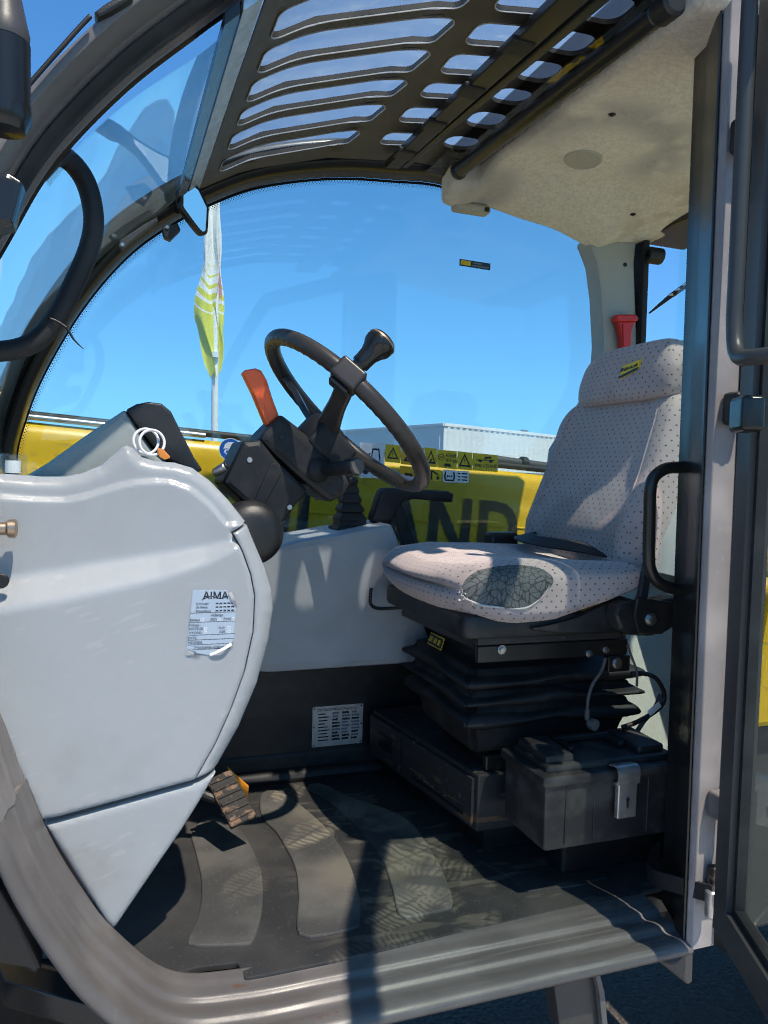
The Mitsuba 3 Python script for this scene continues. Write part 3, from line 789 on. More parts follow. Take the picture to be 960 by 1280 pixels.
RA, RB = A((0.8422, 1.8223, 1.588)), A((0.8622, 1.0989, 1.588))
rd = (RA - RB) / np.linalg.norm(RA - RB)
part(bl, 'roller', cyl(RB, RA, 0.0190, 24, 0.003), 'black_frame', 40)
part(bl, 'end_cap', cyl(RB - rd * 0.045, RB - rd * 0.001, 0.024, 24, 0.006), 'black_plastic', 40)
part(bl, 'end_cap', cyl(RA + rd * 0.001, RA + rd * 0.014, 0.0225, 24, 0.004), 'black_plastic', 40)
part(cab, 'roof_skin', slab([(0.94, 1.676), (1.62, 1.676), (1.60, 1.705), (0.94, 1.712)], 1.075, 2.05, 0.01), 'frame_paint')

# headliner
HP = fillet([(0.925, 1.06), (1.60, 1.06), (1.56, 1.985), (1.34, 1.988), (1.24, 1.975), (0.86, 1.985), (0.845, 1.88), (0.915, 1.86)], 0.016)
def hz(x, y):
    base = np.interp(x, [0.83, 1.0, 1.2, 1.35, 1.55], [1.600, 1.606, 1.592, 1.566, 1.548])
    side = 0.075 * sm(1.70, 1.98, y) * np.interp(x, [0.83, 1.0, 1.1, 1.36, 1.42, 1.56], [0.35, 0.6, 0.75, 1.0, 0.6, 0.2])
    frontlip = 0.022 * sm(0.96, 0.90, x) * sm(1.80, 1.92, y)
    wob = 0.0012 * (meshkit.fbm(np.stack([x * 6, y * 6, 0 * x], -1), 3) - 0.5)
    return base - side - frontlip + wob
def hl(x, y, d):
    R = 0.022
    dd = np.minimum(d, R)
    return hz(x, y) + 0.9 * (R - np.sqrt(np.maximum(R * R - (R - dd) ** 2, 0)))
m = relief(HP, hl, 0.009, 0.05)
m.vertices = m.vertices[:, [0, 2, 1]]
head = part(cab, 'headliner', m, 'headliner_felt', 50, label='beige felt headliner with grey soiled patches')
def hpt(px, py):
    return px, py, float(hz(A(px), A(py)))
sx, sy = 1.10, 1.66
sz = hpt(sx, sy)[2]
part(head, 'speaker', lathe([(0.046, -0.012), (0.047, 0.004), (0.043, 0.0075), (0.039, 0.0055), (0.0, 0.006)], (sx, sy, sz + 0.001), (-0.12, -0.06, -1), 40), 'speaker_felt', 40)
for (x, y) in ((1.03, 1.45), (1.36, 1.80)):
    part(head, 'headliner_clip', lathe([(0.007, 0), (0.008, 0.002), (0.004, 0.0045)], (x, y, hpt(x, y)[2] + 0.0005), (0, 0, -1), 16), 'black_plastic')
lm = rbox((-0.055, -0.02, -0.012), (0.055, 0.02, 0.012), 0.010)
lm.apply_transform(T4 := trimesh.transformations.translation_matrix((0.945, 1.965, 1.548)))
part(head, 'lamp_recess', lm, 'speaker_felt', 40)
part(head, 'lamp_switch', rbox((0.978, 1.940, 1.540), (0.992, 1.948, 1.552), 0.003), 'black_plastic')

# front bulkhead and dash body behind the panels
BH = [(-0.26, 0.74), (-0.20, 0.74), (0.10, 0.73), (0.12, 0.70), (0.04, 0.50), (0.02, 0.18), (-0.02, 0.0), (-0.06, -0.04), (-0.16, 0.30), (-0.25, 0.60)]
part(cab, 'bulkhead', slab(fillet(BH, 0.01), 1.36, 2.0, 0.006), 'black_plastic', 40)

# ------------------------------------------------------------------ dash side panels
dash = thing('dash_panel', 'large light grey moulded panel closing the near side of the dash', 'panel')
YP = 1.20
TOP = [(-0.1391, 0.7878), (-0.098, 0.7844), (-0.0612, 0.7855), (-0.0345, 0.792), (-0.0074, 0.8045), (0.0144, 0.8252), (0.0243, 0.835), (0.031, 0.8376), (0.0389, 0.8344), (0.0539, 0.8196), (0.0734, 0.8143), (0.1025, 0.8129), (0.1298, 0.8054), (0.1578, 0.7854), (0.1878, 0.7539), (0.2134, 0.7217)]
SEAM = [(0.1888, 0.704), (0.2043, 0.6752), (0.2176, 0.6397), (0.2247, 0.6053), (0.2234, 0.5481), (0.2109, 0.4848), (0.1919, 0.4287), (0.1682, 0.3733), (0.1373, 0.3179)]
RIDGE1 = [(-0.28, 0.572)] + [(-0.1379, 0.586), (-0.0755, 0.5955), (0.0004, 0.6111), (0.0798, 0.6297), (0.1506, 0.6532), (0.1992, 0.6802), (0.2363, 0.713)]
RIDGE2 = [(-0.28, 0.628)] + [(-0.1382, 0.6408), (-0.076, 0.6513), (-0.0002, 0.6645), (0.079, 0.6759), (0.15, 0.6879), (0.1989, 0.6978), (0.2361, 0.7193)]
LIP = [(-0.28, 0.755)] + [(-0.1389, 0.7518), (-0.0977, 0.7491), (-0.0556, 0.7486), (-0.0233, 0.7562), (0.0096, 0.7686), (0.0431, 0.7776), (0.0716, 0.7807), (0.0949, 0.7801), (0.1245, 0.7699), (0.1549, 0.7459), (0.18, 0.7152)]
main = np.vstack([TOP, SEAM, [(-0.0566, 0.284), (-0.0835, 0.2814), (-0.1158, 0.3644), (-0.1369, 0.419)], [(-0.19, 0.56), (-0.22, 0.70), (-0.215, 0.785)]])
main = ccw(np.array(Polygon(main).buffer(-0.0012).exterior.coords)[:-1])
LT = LineString(TOP)
def dash_y(x, z, d):
    r1, r2 = poly_z(RIDGE1, x), poly_z(RIDGE2, x)
    wdt = np.maximum(r2 - r1, 0.012)
    y = YP + 0.62 * wdt * sm(0, 1, (z - r1) / wdt)
    zl = poly_z(LIP, x)
    y = y + 0.007 * sm(-0.001, 0.006, z - zl)
    dt = shapely.distance(shapely.points(np.stack([x, z], 1)), LT)
    R = 0.022
    q = np.minimum(dt, R)
    y = y + (R - np.sqrt(np.maximum(R * R - (R - q) ** 2, 0)))
    return y + 0.0035 * (1 - sm(0, 0.005, d)) + 0.012 * sm(-0.05, -0.2, x) * 0
part(dash, 'main_panel', relief(main, dash_y, 0.0042, 0.10), 'dash_plastic', smooth=50)
RIMO = [(0.2147, 0.7179), (0.2306, 0.6814), (0.2467, 0.6456), (0.2578, 0.6109), (0.2611, 0.5787), (0.2546, 0.5274), (0.2369, 0.4575), (0.2091, 0.3888), (0.1764, 0.3303)]
rim = np.vstack([SEAM[::-1], RIMO])
rim = ccw(np.array(Polygon(np.vstack([SEAM[::-1], RIMO])).buffer(-0.0012).exterior.coords)[:-1])
LR = LineString(RIMO)
def rim_y(x, z, d):
    dt = shapely.distance(shapely.points(np.stack([x, z], 1)), LR)
    R = 0.034
    q = np.minimum(dt, R)
    return YP + 0.003 + (R - np.sqrt(np.maximum(R * R - (R - q) ** 2, 0))) + 0.0025 * (1 - sm(0, 0.004, d))
part(dash, 'rim_panel', relief(rim, rim_y, 0.004, 0.12), 'dash_plastic', smooth=50)
LOW = [(-0.0802, 0.2727), (-0.0565, 0.2768), (0.1374, 0.3116), (0.1728, 0.3243), (0.1454, 0.2763), (0.1194, 0.2351), (0.0658, 0.1583), (0.0259, 0.0998), (0.018, 0.0937), (0.0087, 0.1053), (-0.0326, 0.1825)]
low = ccw(np.array(Polygon(LOW).buffer(-0.001).exterior.coords)[:-1])
def low_y(x, z, d):
    R = 0.010
    q = np.minimum(d, R)
    return YP + 0.006 + (R - np.sqrt(np.maximum(R * R - (R - q) ** 2, 0)))
part(dash, 'lower_panel', relief(low, low_y, 0.0045, 0.06), 'dash_plastic', smooth=50)
bk = ccw(np.array(Polygon(np.vstack([TOP, RIMO, [(0.018, 0.0937), (-0.0326, 0.1825), (-0.0802, 0.2727), (-0.1369, 0.419)], [(-0.19, 0.56), (-0.22, 0.70)]])).buffer(-0.028).exterior.coords)[:-1])
part(dash, 'backing', slab(bk, 1.245, 1.33, 0.004), 'black_plastic', 30)
part(dash, 'screw_hole', cyl(A((-0.1372, 1.2, 0.6362)) + [0, 0.004, 0], A((-0.1372, 1.2, 0.6362)) + [0, -0.0035, 0], 0.011, 20, 0.002), 'black_plastic')
solo('brass_hose_fitting', lathe([(0.0, 0), (0.009, 0.001), (0.0095, 0.03), (0.013, 0.033), (0.0135, 0.042), (0.010, 0.044), (0.0, 0.044)], (-0.1608, 1.2, 0.7099), (1, 0, 0.02)), 'brass', 'small brass fitting sticking out at the far left of the grey dash panel', 'fitting', 30)

# service sticker on the panel
stk = thing('service_sticker', 'peeling pale blue service sticker with oil change lines on the grey dash panel', 'sticker')
SO = [(0.1282, 0.6167), (0.1804, 0.6155), (0.1882, 0.5978), (0.1946, 0.59), (0.1919, 0.5371), (0.1871, 0.5298), (0.1602, 0.5198), (0.1554, 0.515), (0.1299, 0.5201), (0.1202, 0.528)]
part(stk, 'paper', slab(SO, 1.1994, 1.1984, 0.0002), 'paper_label', False)
SO0 = A((0.1282, 1.1981, 0.6167))
K = 0.00125
def stext(s, u, v, h, w=None, bold=False, mat='ink'):
    """Lettering on the service sticker: u to the right and v down from its corner, in grid units of 1.25 mm."""
    part(stk, 'lettering', text(s, h * K, SO0 + A([(u) * K - 0.0 * v, 0, -v * K]), (1, 0, -0.02), (0, 0, 1), 0.0003, bold, None if w is None else w * K), mat, False)
def sline(u0, u1, v, t=0.7):
    o = SO0 + A([u0 * K, 0, -v * K])
    part(stk, 'ruled_line', rbox(o, o + A([(u1 - u0) * K, 0.0002, t * K]), 0.0001), 'ink', False)
def sbar(u, v):
    for q in range(5):
        o = SO0 + A([(u + q * 4.8) * K, 0, -v * K])
        part(stk, 'number_mark', rbox(o, o + A([3.4 * K, 0.0002, 1.9 * K]), 0.0001), 'ink', False)
stext('A!MA', 12, 10.5, 8.5, 31, True)
part(stk, 'lettering', ribbon([SO0 + A([u * K, 0, -v * K]) for u, v in ((11, 12), (22, 8), (34, 11), (44, 8))], (0, 0, 1), 0.0012, 0.0003, 20), 'ink', False)
stext('Cholet', 4, 18, 2.6, 15); sbar(28, 18)
stext('St Père', 4, 22.5, 2.6, 14); sbar(28, 22.5)
stext('Mouzillon', 4, 27, 2.6, 18); sbar(28, 27)
sline(-3, 53, 28.5)
stext('Vidange', 22, 32.8, 3.2, 15)
stext('Moteur', -3, 38, 3, 12); stext('BDV', 22, 38, 3, 8); stext('Pont', 38, 38, 3, 9)
sline(-4, 52, 40)
stext('Filtres :', -4, 44.5, 3, 14); stext('MOTEUR', -4, 49, 3, 17); stext('HYDRO', -4, 54, 3, 15); stext('G.O.', 32, 49, 3, 8); stext('AIR', 33, 54, 3, 7)
for (u, v) in ((12, 37), (32, 37), (50, 37), (16, 48), (16, 53), (45, 48), (45, 53)):
    part(stk, 'check_circle', tube([SO0 + A([(u + 1.8 * math.cos(a)) * K, 0, (-v + 1.8 * math.sin(a)) * K]) for a in np.linspace(0, 2 * np.pi, 11)[:-1]], 0.0004, 5, 20, closed=True), 'white_gloss', False)
sline(-4, 52, 56)
stext('DATE', -5, 60.5, 3.2, 10); sline(-5, 51, 62); stext('HEURES', -5, 66.2, 3.2, 17); sline(-5, 51, 68)
stext('Prochaine vidange', 3, 72.5, 3.4, 38); sline(-6, 50, 74)
stext('TE', 0, 78.4, 3, 5); stext('RES', 2, 83, 3, 8)
curl = [SO0 + A([u * K, -dy, -v * K]) for u, v, dy in ((22, 81, 0.0), (30, 77, 0.004), (40, 72, 0.006), (48, 68, 0.002))]
part(stk, 'curled_corner', ribbon(curl, (0.5, -0.6, -0.7), 0.0045, 0.0004, 16), 'white_gloss', 40)
curl = [SO0 + A([u * K, -dy, -v * K]) for u, v, dy in ((-8, 72, 0.001), (-4, 75, 0.003), (2, 79, 0.0))]
part(stk, 'curled_corner', ribbon(curl, (0.5, -0.6, 0.4), 0.004, 0.0004, 16), 'white_gloss', 40)
curl = [SO0 + A([u * K, -dy, -v * K]) for u, v, dy in ((45, 3, 0.001), (49, 12, 0.004), (53, 22, 0.0))]
part(stk, 'torn_edge', ribbon(curl, (1, -0.5, 0.1), 0.0055, 0.0004, 16), 'frayed_white', 40)

# ------------------------------------------------------------------ instrument hood, key ring, small things on the dash
hood = thing('instrument_hood', 'grey green instrument pod with a black visor on top of the dash', 'instrument pod')
part(hood, 'side_cover', slab(fillet([(-0.1374, 0.7735), (-0.0895, 0.8065), (-0.0281, 0.857), (0.0313, 0.902), (0.0566, 0.8637), (0.0754, 0.837), (0.1094, 0.8077), (0.137, 0.7833), (0.1445, 0.7482), (-0.1372, 0.7433)], 0.006), 1.39, 1.66, 0.014), 'hood_vinyl', 40)
V0 = fillet([(0.0312, 0.9002), (0.0479, 0.9107), (0.0674, 0.916), (0.0899, 0.9146), (0.1061, 0.9018), (0.1228, 0.8694), (0.1468, 0.8229), (0.1623, 0.8009), (0.1487, 0.7949), (0.1075, 0.8146), (0.0751, 0.8424), (0.0563, 0.8662)], 0.004)
part(hood, 'visor', join(slab(V0, 1.385, 1.415, 0.006), slab(V0, 1.635, 1.665, 0.006), slab(fillet([(0.0313, 0.9006), (0.048, 0.9111), (0.0676, 0.9164), (0.0902, 0.915), (0.101, 0.9074), (0.0945, 0.8946), (0.0693, 0.8959), (0.051, 0.8853)], 0.003), 1.40, 1.65, 0.004)), 'black_plastic', 40)
part(hood, 'display', slab([(0.059, 0.8775), (0.0667, 0.8889), (0.1519, 0.8006), (0.1409, 0.7946)], 1.42, 1.63, 0.002), 'black_gloss')
ring = thing('key_ring', 'white plastic coil ring lying on the dash beside the instrument pod', 'key ring')
o = A((0.0729, 1.345, 0.8451))
for q, (dx, dy, dz) in enumerate(((0, 0, 0), (-0.009, 0.012, 0.002))):
    P = [o + A([dx + 0.021 * math.cos(a) * 0.96, dy + 0.007 * math.sin(a + 0.5), dz + 0.021 * math.sin(a)]) for a in np.linspace(0, 2 * np.pi, 25)[:-1]]
    part(ring, 'coil', tube(P, 0.0025, 8, 60, closed=True), 'ring_plastic', True)
key = thing('ignition_key', 'small orange tagged key hanging below the white coil ring', 'key')
part(key, 'tag', slab(fillet([(0.0801, 0.8358), (0.0904, 0.8349), (0.1035, 0.8207), (0.0933, 0.8164), (0.0842, 0.8214)], 0.002), 1.335, 1.341, 0.0015), 'orange_key')
sw = thing('ignition_switch', 'chrome ringed ignition switch between the dash and the steering column', 'switch')
o = A((0.1839, 1.4, 0.7958))
part(sw, 'barrel', cyl(o, o + A([0.018, -0.010, 0.014]), 0.0085, 18, 0.002), 'steel')
part(sw, 'face', cyl(o + A([0.0182, -0.0101, 0.0142]), o + A([0.021, -0.0115, 0.0163]), 0.006, 18, 0.001), 'black_plastic')
o = A((-0.133, 1.3, 0.7873))
cp = thing('reservoir_cap', 'clear ribbed plastic cap at the far left behind the dash panel', 'cap')
part(cp, 'cap', lathe([(0.019, 0), (0.019, 0.026), (0.016, 0.030), (0.0, 0.030)], o, (0, 0, 1), 24), 'clear_plastic', 40)
part(cp, 'core', lathe([(0.0, 0), (0.011, 0.001), (0.011, 0.02), (0.0, 0.02)], o, (0, 0, 1), 18), 'white_gloss', 40)

# ------------------------------------------------------------------ steering column and wheel
col = thing('steering_column', 'black plastic steering column shroud rising behind the grey dash', 'steering column')
part(col, 'lower_shroud', slab(fillet([(0.1984, 0.7792), (0.2325, 0.8563), (0.2656, 0.8606), (0.2928, 0.8283), (0.3559, 0.7697), (0.3032, 0.7023), (0.2855, 0.6993), (0.2554, 0.7283)], 0.006), 1.39, 1.53, 0.012), 'shroud_plastic', 40)
part(col, 'shroud_rib', slab(fillet([(0.2822, 0.8162), (0.2924, 0.8195), (0.3033, 0.7994), (0.2722, 0.7403), (0.2605, 0.7372), (0.2545, 0.7487)], 0.003), 1.3895, 1.3865, 0.002, both=False), 'shroud_plastic', 40)
part(col, 'upper_shroud', slab(fillet([(0.2632, 0.8594), (0.2702, 0.8743), (0.3035, 0.9096), (0.3558, 0.8739), (0.4003, 0.8323), (0.4361, 0.7971), (0.4429, 0.782), (0.4308, 0.7604), (0.4026, 0.7477), (0.3772, 0.7624), (0.3364, 0.7943), (0.2949, 0.8285)], 0.008), 1.40, 1.52, 0.014), 'shroud_plastic', 40)
part(col, 'pivot_cover', lathe([(0.0, 0), (0.030, -0.001), (0.048, 0.006), (0.056, 0.018), (0.058, 0.035), (0.056, 0.09), (0.0, 0.09)], (0.2462, 1.335, 0.6919), (0, 1, 0), 40), 'black_plastic', 40)
part(col, 'cover_screw', cyl((0.2446, 1.3895, 0.8222), A((0.2446, 1.3895, 0.8222)) + [0, -0.0018, 0], 0.005, 14, 0.0005), 'worn_steel')
part(col, 'cover_screw', cyl((0.3202, 1.3895, 0.7379), A((0.3202, 1.3895, 0.7379)) + [0, -0.0018, 0], 0.005, 14, 0.0005), 'worn_steel')
part(col, 'cover_screw', cyl((0.3044, 1.3995, 0.8671), A((0.3044, 1.3995, 0.8671)) + [0, -0.0018, 0], 0.005, 14, 0.0005), 'black_gloss')
part(col, 'split_line', tube([(0.2764, 1.3995, 0.8556), (0.3113, 1.3995, 0.8291), (0.3547, 1.3995, 0.7933), (0.4117, 1.3995, 0.757)], 0.0012, 6), 'black_gloss', True)
TAU, WR = 0.749, 0.197
WC, wd, wn, wy = A([0.443, 1.45, 0.919]), A([math.cos(TAU), 0, -math.sin(TAU)]), A([math.sin(TAU), 0, math.cos(TAU)]), A([0, 1.0, 0])
def rimp(a, r=WR):
    return WC + r * (math.cos(a) * wd + math.sin(a) * wy)
whl = thing('steering_wheel', 'dark brown three spoke steering wheel tilted above the column', 'steering wheel')
aa = np.linspace(0, 2 * np.pi, 220, endpoint=False)
rings = []
for a in aa:
    e = math.cos(a) * wd + math.sin(a) * wy
    grip = sm(0.15, 0.35, abs(math.sin(a + 0.9)))
    r = 0.0158
    th = np.linspace(0, 2 * np.pi, 16, endpoint=False)
    rr = r - 0.0010 * grip * (0.5 + 0.5 * math.sin(a * 62)) * sm(0.2, 0.9, -np.sin(th))
    rings.append(WC + WR * e + np.cos(th)[:, None] * rr[:, None] * e + np.sin(th)[:, None] * rr[:, None] * wn)
rings.append(rings[0])
prin('wheel_rubber', lambda p, n, uv: mix((0.020, 0.018, 0.017), (0.046, 0.040, 0.037), fbm(p.x * 30, p.y * 30, p.z * 30, 4)), 0.36)
part(whl, 'rim', loft(rings, cap=False), 'wheel_rubber', True)
for a in (math.radians(248), math.radians(8), math.radians(128)):
    e = math.cos(a) * wd + math.sin(a) * wy
    s = np.cross(wn, e)
    pts = [WC - wn * 0.055 + e * 0.03, WC - wn * 0.040 + e * 0.08, WC - wn * 0.012 + e * 0.15, WC - wn * 0.002 + e * (WR - 0.004)]
    P = spline(pts, 14)
    w = np.interp(np.linspace(0, 1, 14), [0, 0.5, 1], [0.050, 0.034, 0.036])
    rg = []
    tg = np.gradient(P, axis=0)
    tg /= np.linalg.norm(tg, axis=1, keepdims=True)
    for q, ww, t in zip(P, w, tg):
        nn_ = np.cross(s, t)
        rg.append([q + s * ww / 2 + nn_ * 0.003, q + s * (ww / 2 - 0.004) + nn_ * 0.008, q - s * (ww / 2 - 0.004) + nn_ * 0.008, q - s * ww / 2 + nn_ * 0.003, q - s * ww / 2 - nn_ * 0.004, q + s * ww / 2 - nn_ * 0.004])
    part(whl, 'spoke', loft(rg), 'wheel_rubber', 40)
part(whl, 'hub', lathe([(0.0, -0.035), (0.030, -0.036), (0.045, -0.042), (0.050, -0.055), (0.050, -0.085), (0.040, -0.10), (0.038, -0.13), (0.0, -0.13)], WC, wn, 36), 'shroud_plastic', 40)
part(whl, 'hub_cover', rbox((-0.030, -0.052, -0.104), (0.060, 0.052, -0.045), 0.010, M=basis(WC, wn, wd)), 'shroud_plastic', 40)
a = math.radians(248)
e = math.cos(a) * wd + math.sin(a) * wy
s = np.cross(wn, e)
kn = part(whl, 'spinner_clamp', rbox((-0.020, -0.027, -0.020), (0.020, 0.027, 0.021), 0.006, M=basis(rimp(a), wn, e)), 'wheel_rubber', 40)
part(kn, 'clamp_strap', rbox((-0.016, -0.020, -0.030), (0.012, 0.020, -0.0205), 0.004, M=basis(rimp(a), wn, e)), 'black_plastic', 40)
bolt(kn, rimp(a) + e * 0.0 - s * 0.0275 + wn * 0.002, -s, 0.0045, 0.004, 'clamp_bolt')
part(kn, 'spinner', lathe([(0.0, 0.018), (0.013, 0.020), (0.013, 0.028), (0.0165, 0.031), (0.0165, 0.040), (0.0175, 0.053), (0.0215, 0.064), (0.0265, 0.072), (0.0280, 0.081), (0.0265, 0.089), (0.023, 0.094), (0.016, 0.097), (0.0, 0.098)], rimp(a), wn, 36), 'black_gloss', 50)
part(kn, 'spinner_band', lathe([(0.0273, 0.0855), (0.0282, 0.0865), (0.0270, 0.0895), (0.0262, 0.0905)], rimp(a), wn, 36), 'brass', 50)

lev = thing('shuttle_lever', 'bright orange direction lever in a black bellows left of the steering wheel', 'lever')
LV = fillet([(0.235, 0.9826), (0.2408, 0.9888), (0.2599, 0.9932), (0.2704, 0.9896), (0.2813, 0.9726), (0.2926, 0.9393), (0.3071, 0.9043), (0.3012, 0.8965), (0.2832, 0.8881), (0.2786, 0.8938), (0.255, 0.9458)], 0.002)
part(lev, 'grip', slab(LV, 1.428, 1.456, 0.006), 'orange_plastic', 40)
part(lev, 'grip_groove', slab(fillet([(0.2575, 0.9457), (0.2648, 0.9491), (0.2806, 0.9131), (0.2839, 0.8984), (0.2763, 0.9025)], 0.001), 1.4282, 1.4265, 0.0008, both=False), 'orange_plastic', 40)
o, q = A((0.317, 1.45, 0.8665)), A((0.2944, 1.442, 0.9043))
dr_ = (q - o) / np.linalg.norm(q - o)
part(lev, 'boot', lathe([(0.034, 0), (0.034, 0.006), (0.029, 0.009), (0.030, 0.014), (0.024, 0.018), (0.025, 0.023), (0.018, 0.027), (0.016, 0.036), (0.0, 0.036)], o - dr_ * 0.004, dr_, 30), 'black_rubber', 40)

stw = thing('wiper_stalk', 'stubby black control stalk with a round grey end below the wheel', 'stalk')
o, q = A((0.3766, 1.402, 0.8074)), A((0.4121, 1.315, 0.8145))
part(stw, 'collar', lathe([(0.024, 0.0), (0.022, 0.008), (0.016, 0.014), (0.014, 0.024), (0.0, 0.024)], o, q - o, 24), 'black_rubber', 40)
part(stw, 'barrel', cyl(o, q, 0.0130, 24, 0.002), 'shroud_plastic', 40)
part(stw, 'end_knob', cyl(q - (q - o) * 0.08, q + (q - o) * 0.22, 0.0160, 28, 0.002), 'black_plastic', 40)
prin('stalk_grey', (0.085, 0.08, 0.078), 0.5)
part(stw, 'end_disc', cyl(q + (q - o) * 0.221, q + (q - o) * 0.235, 0.0140, 28, 0.0005), 'stalk_grey', 40)

# joystick boot and park brake handle on the console
joy = thing('joystick', 'black joystick in a four tier rubber bellows on the side console', 'joystick')
o = A((0.5885, 1.87, 0.6614))
for i, (w, z) in enumerate(((0.045, 0.0), (0.036, 0.022), (0.031, 0.046), (0.026, 0.070), (0.021, 0.094))):
    Q = fillet([(-w, -w), (w, -w), (w, w), (-w, w)], 0.006)
    rg = [np.stack([o[0] + Q[:, 0] * k_ - 0.03 * (z + h) , o[1] + Q[:, 1] * k_, np.full(len(Q), o[2] + z + h)], 1) for k_, h in (((0.96, 0.0), (1.0, 0.004), (0.98, 0.009), (0.78, 0.020), (0.70, 0.024)) if i else ((1.0, 0.0), (1.02, 0.004), (0.95, 0.010), (0.80, 0.012), (0.75, 0.024)))]
    part(joy, 'boot_tier', loft(rg), 'black_rubber', 40)
part(joy, 'stick', cyl(o + A([-0.003, 0, 0.115]), o + A([-0.006, 0, 0.165]), 0.009, 16, 0.002), 'black_plastic')
part(joy, 'stick_top', lathe([(0.0, 0), (0.021, 0.004), (0.024, 0.014), (0.019, 0.022), (0.0, 0.025)], o + A([-0.004, 0, 0.112]), (0, 0, 1), 24), 'black_rubber', 40)
hb = thing('console_handle', 'black padded grab handle bent over the far end of the side console', 'handle')
HB = fillet([(0.6331, 0.6915), (0.6543, 0.7624), (0.667, 0.7707), (0.7037, 0.7715), (0.8422, 0.7664), (0.8586, 0.7584), (0.8548, 0.7374), (0.841, 0.7372), (0.7486, 0.7439), (0.7223, 0.7393), (0.7074, 0.7269), (0.6871, 0.6819), (0.6721, 0.6777), (0.6419, 0.6815)], 0.003)
part(hb, 'handle_bar', slab(HB, 1.82, 1.872, 0.010), 'black_rubber', 40)
part(hb, 'bracket', slab([(0.6978, 0.7176), (0.7194, 0.7323), (0.7682, 0.606), (0.728, 0.6062)], 1.84, 1.86, 0.003), 'black_plastic', 40)

# pedal
ped = thing('brake_pedal', 'worn black brake pedal caked with dry mud beside the dash panel', 'pedal')
pa, pb = A((0.2374, 1.66, 0.1421)), A((0.2809, 1.56, 0.0708))
dx = (pb - pa) / np.linalg.norm(pb - pa)
Mp = basis((pa + pb) / 2, np.cross(dx, A([0.85, -0.35, -0.25])), dx)
part(ped, 'pad', rbox((-0.062, -0.030, -0.006), (0.062, 0.030, 0.006), 0.004, M=Mp), 'pedal_rubber', 40)
for i in range(6):
    part(ped, 'pad_rib', rbox((-0.052 + i * 0.019, -0.027, 0.0055), (-0.044 + i * 0.019, 0.027, 0.0095), 0.0015, M=Mp), 'pedal_rubber', 40)
part(ped, 'arm', tube([(pa + pb) / 2 + A([-0.005, 0.0, -0.01]), (pa + pb) / 2 + A([-0.06, 0.02, 0.01]), A([0.05, 1.64, 0.20])], 0.010, 10), 'black_plastic')
solo('orange_pedal_plate', slab([(0.2639, 0.1422), (0.2785, 0.1261), (0.3133, 0.0912), (0.3121, 0.0618), (0.2961, 0.0545), (0.2792, 0.0914)], 1.70, 1.706, 0.0015), 'orange_pedal', 'small orange plate standing behind the muddy brake pedal', 'pedal plate')

# identification plate on the lower wall
idp = thing('identification_plate', 'riveted metal identification plate with stamped rows on the dark lower wall', 'plate')
I0 = A((0.5206, 1.9335, 0.1877))
W_, H_ = 0.140, 0.108
part(idp, 'plate', slab(fillet([(I0[0], I0[2]), (I0[0] + W_, I0[2]), (I0[0] + W_, I0[2] - H_), (I0[0], I0[2] - H_)], 0.004), 1.9348, 1.9333, 0.0004), 'id_plate')
for (u, v) in ((0.005, 0.005), (W_ - 0.005, 0.005), (0.005, H_ - 0.005), (W_ - 0.005, H_ - 0.005), (0.004, H_ / 2), (W_ - 0.004, H_ / 2)):
    part(idp, 'rivet', lathe([(0.0024, 0), (0.002, 0.0012), (0, 0.0016)], I0 + A([u, -0.0002, -v]), (0, -1, 0), 10), 'black_plastic')
def itext(s, u, v, h, w=None, bold=False):
    part(idp, 'lettering', text(s, h, I0 + A([u, -0.0004, -v]), (1, 0, 0), (0, 0, 1), 0.0003, bold, w), 'ink', False)
itext('CNH INDUSTRIAL ITALIA S.p.A.', 0.012, 0.0125, 0.0062, 0.112, True)
rr_ = random.Random(3)
for i in range(9):
    v = 0.0225 + i * 0.0088
    o = I0 + A([0.016, -0.0003, -v])
    part(idp, 'stamp_row', rbox(o, o + A([0.016 + rr_.random() * 0.014, 0.0002, 0.0034]), 0.0001), 'ink', False)
    for c_ in range(3):
        o = I0 + A([0.054 + c_ * 0.027, -0.0003, -v - 0.0005])
        part(idp, 'stamp_box', rbox(o, o + A([0.014 + rr_.random() * 0.009, 0.0002, 0.0055]), 0.0001), 'ink_grey' if rr_.random() < 0.5 else 'ink', False)

# ------------------------------------------------------------------ driver seat
seat = thing('driver_seat', 'driver seat in dotted grey mauve fabric with a torn cushion front', 'seat')
SY = 1.50

def ring2(a, b, n, ex):
    t = np.linspace(0, 2 * np.pi, n, endpoint=False)
    c, s = np.cos(t), np.sin(t)
    return a * np.sign(c) * np.abs(c) ** (2 / ex), b * np.sign(s) * np.abs(s) ** (2 / ex)

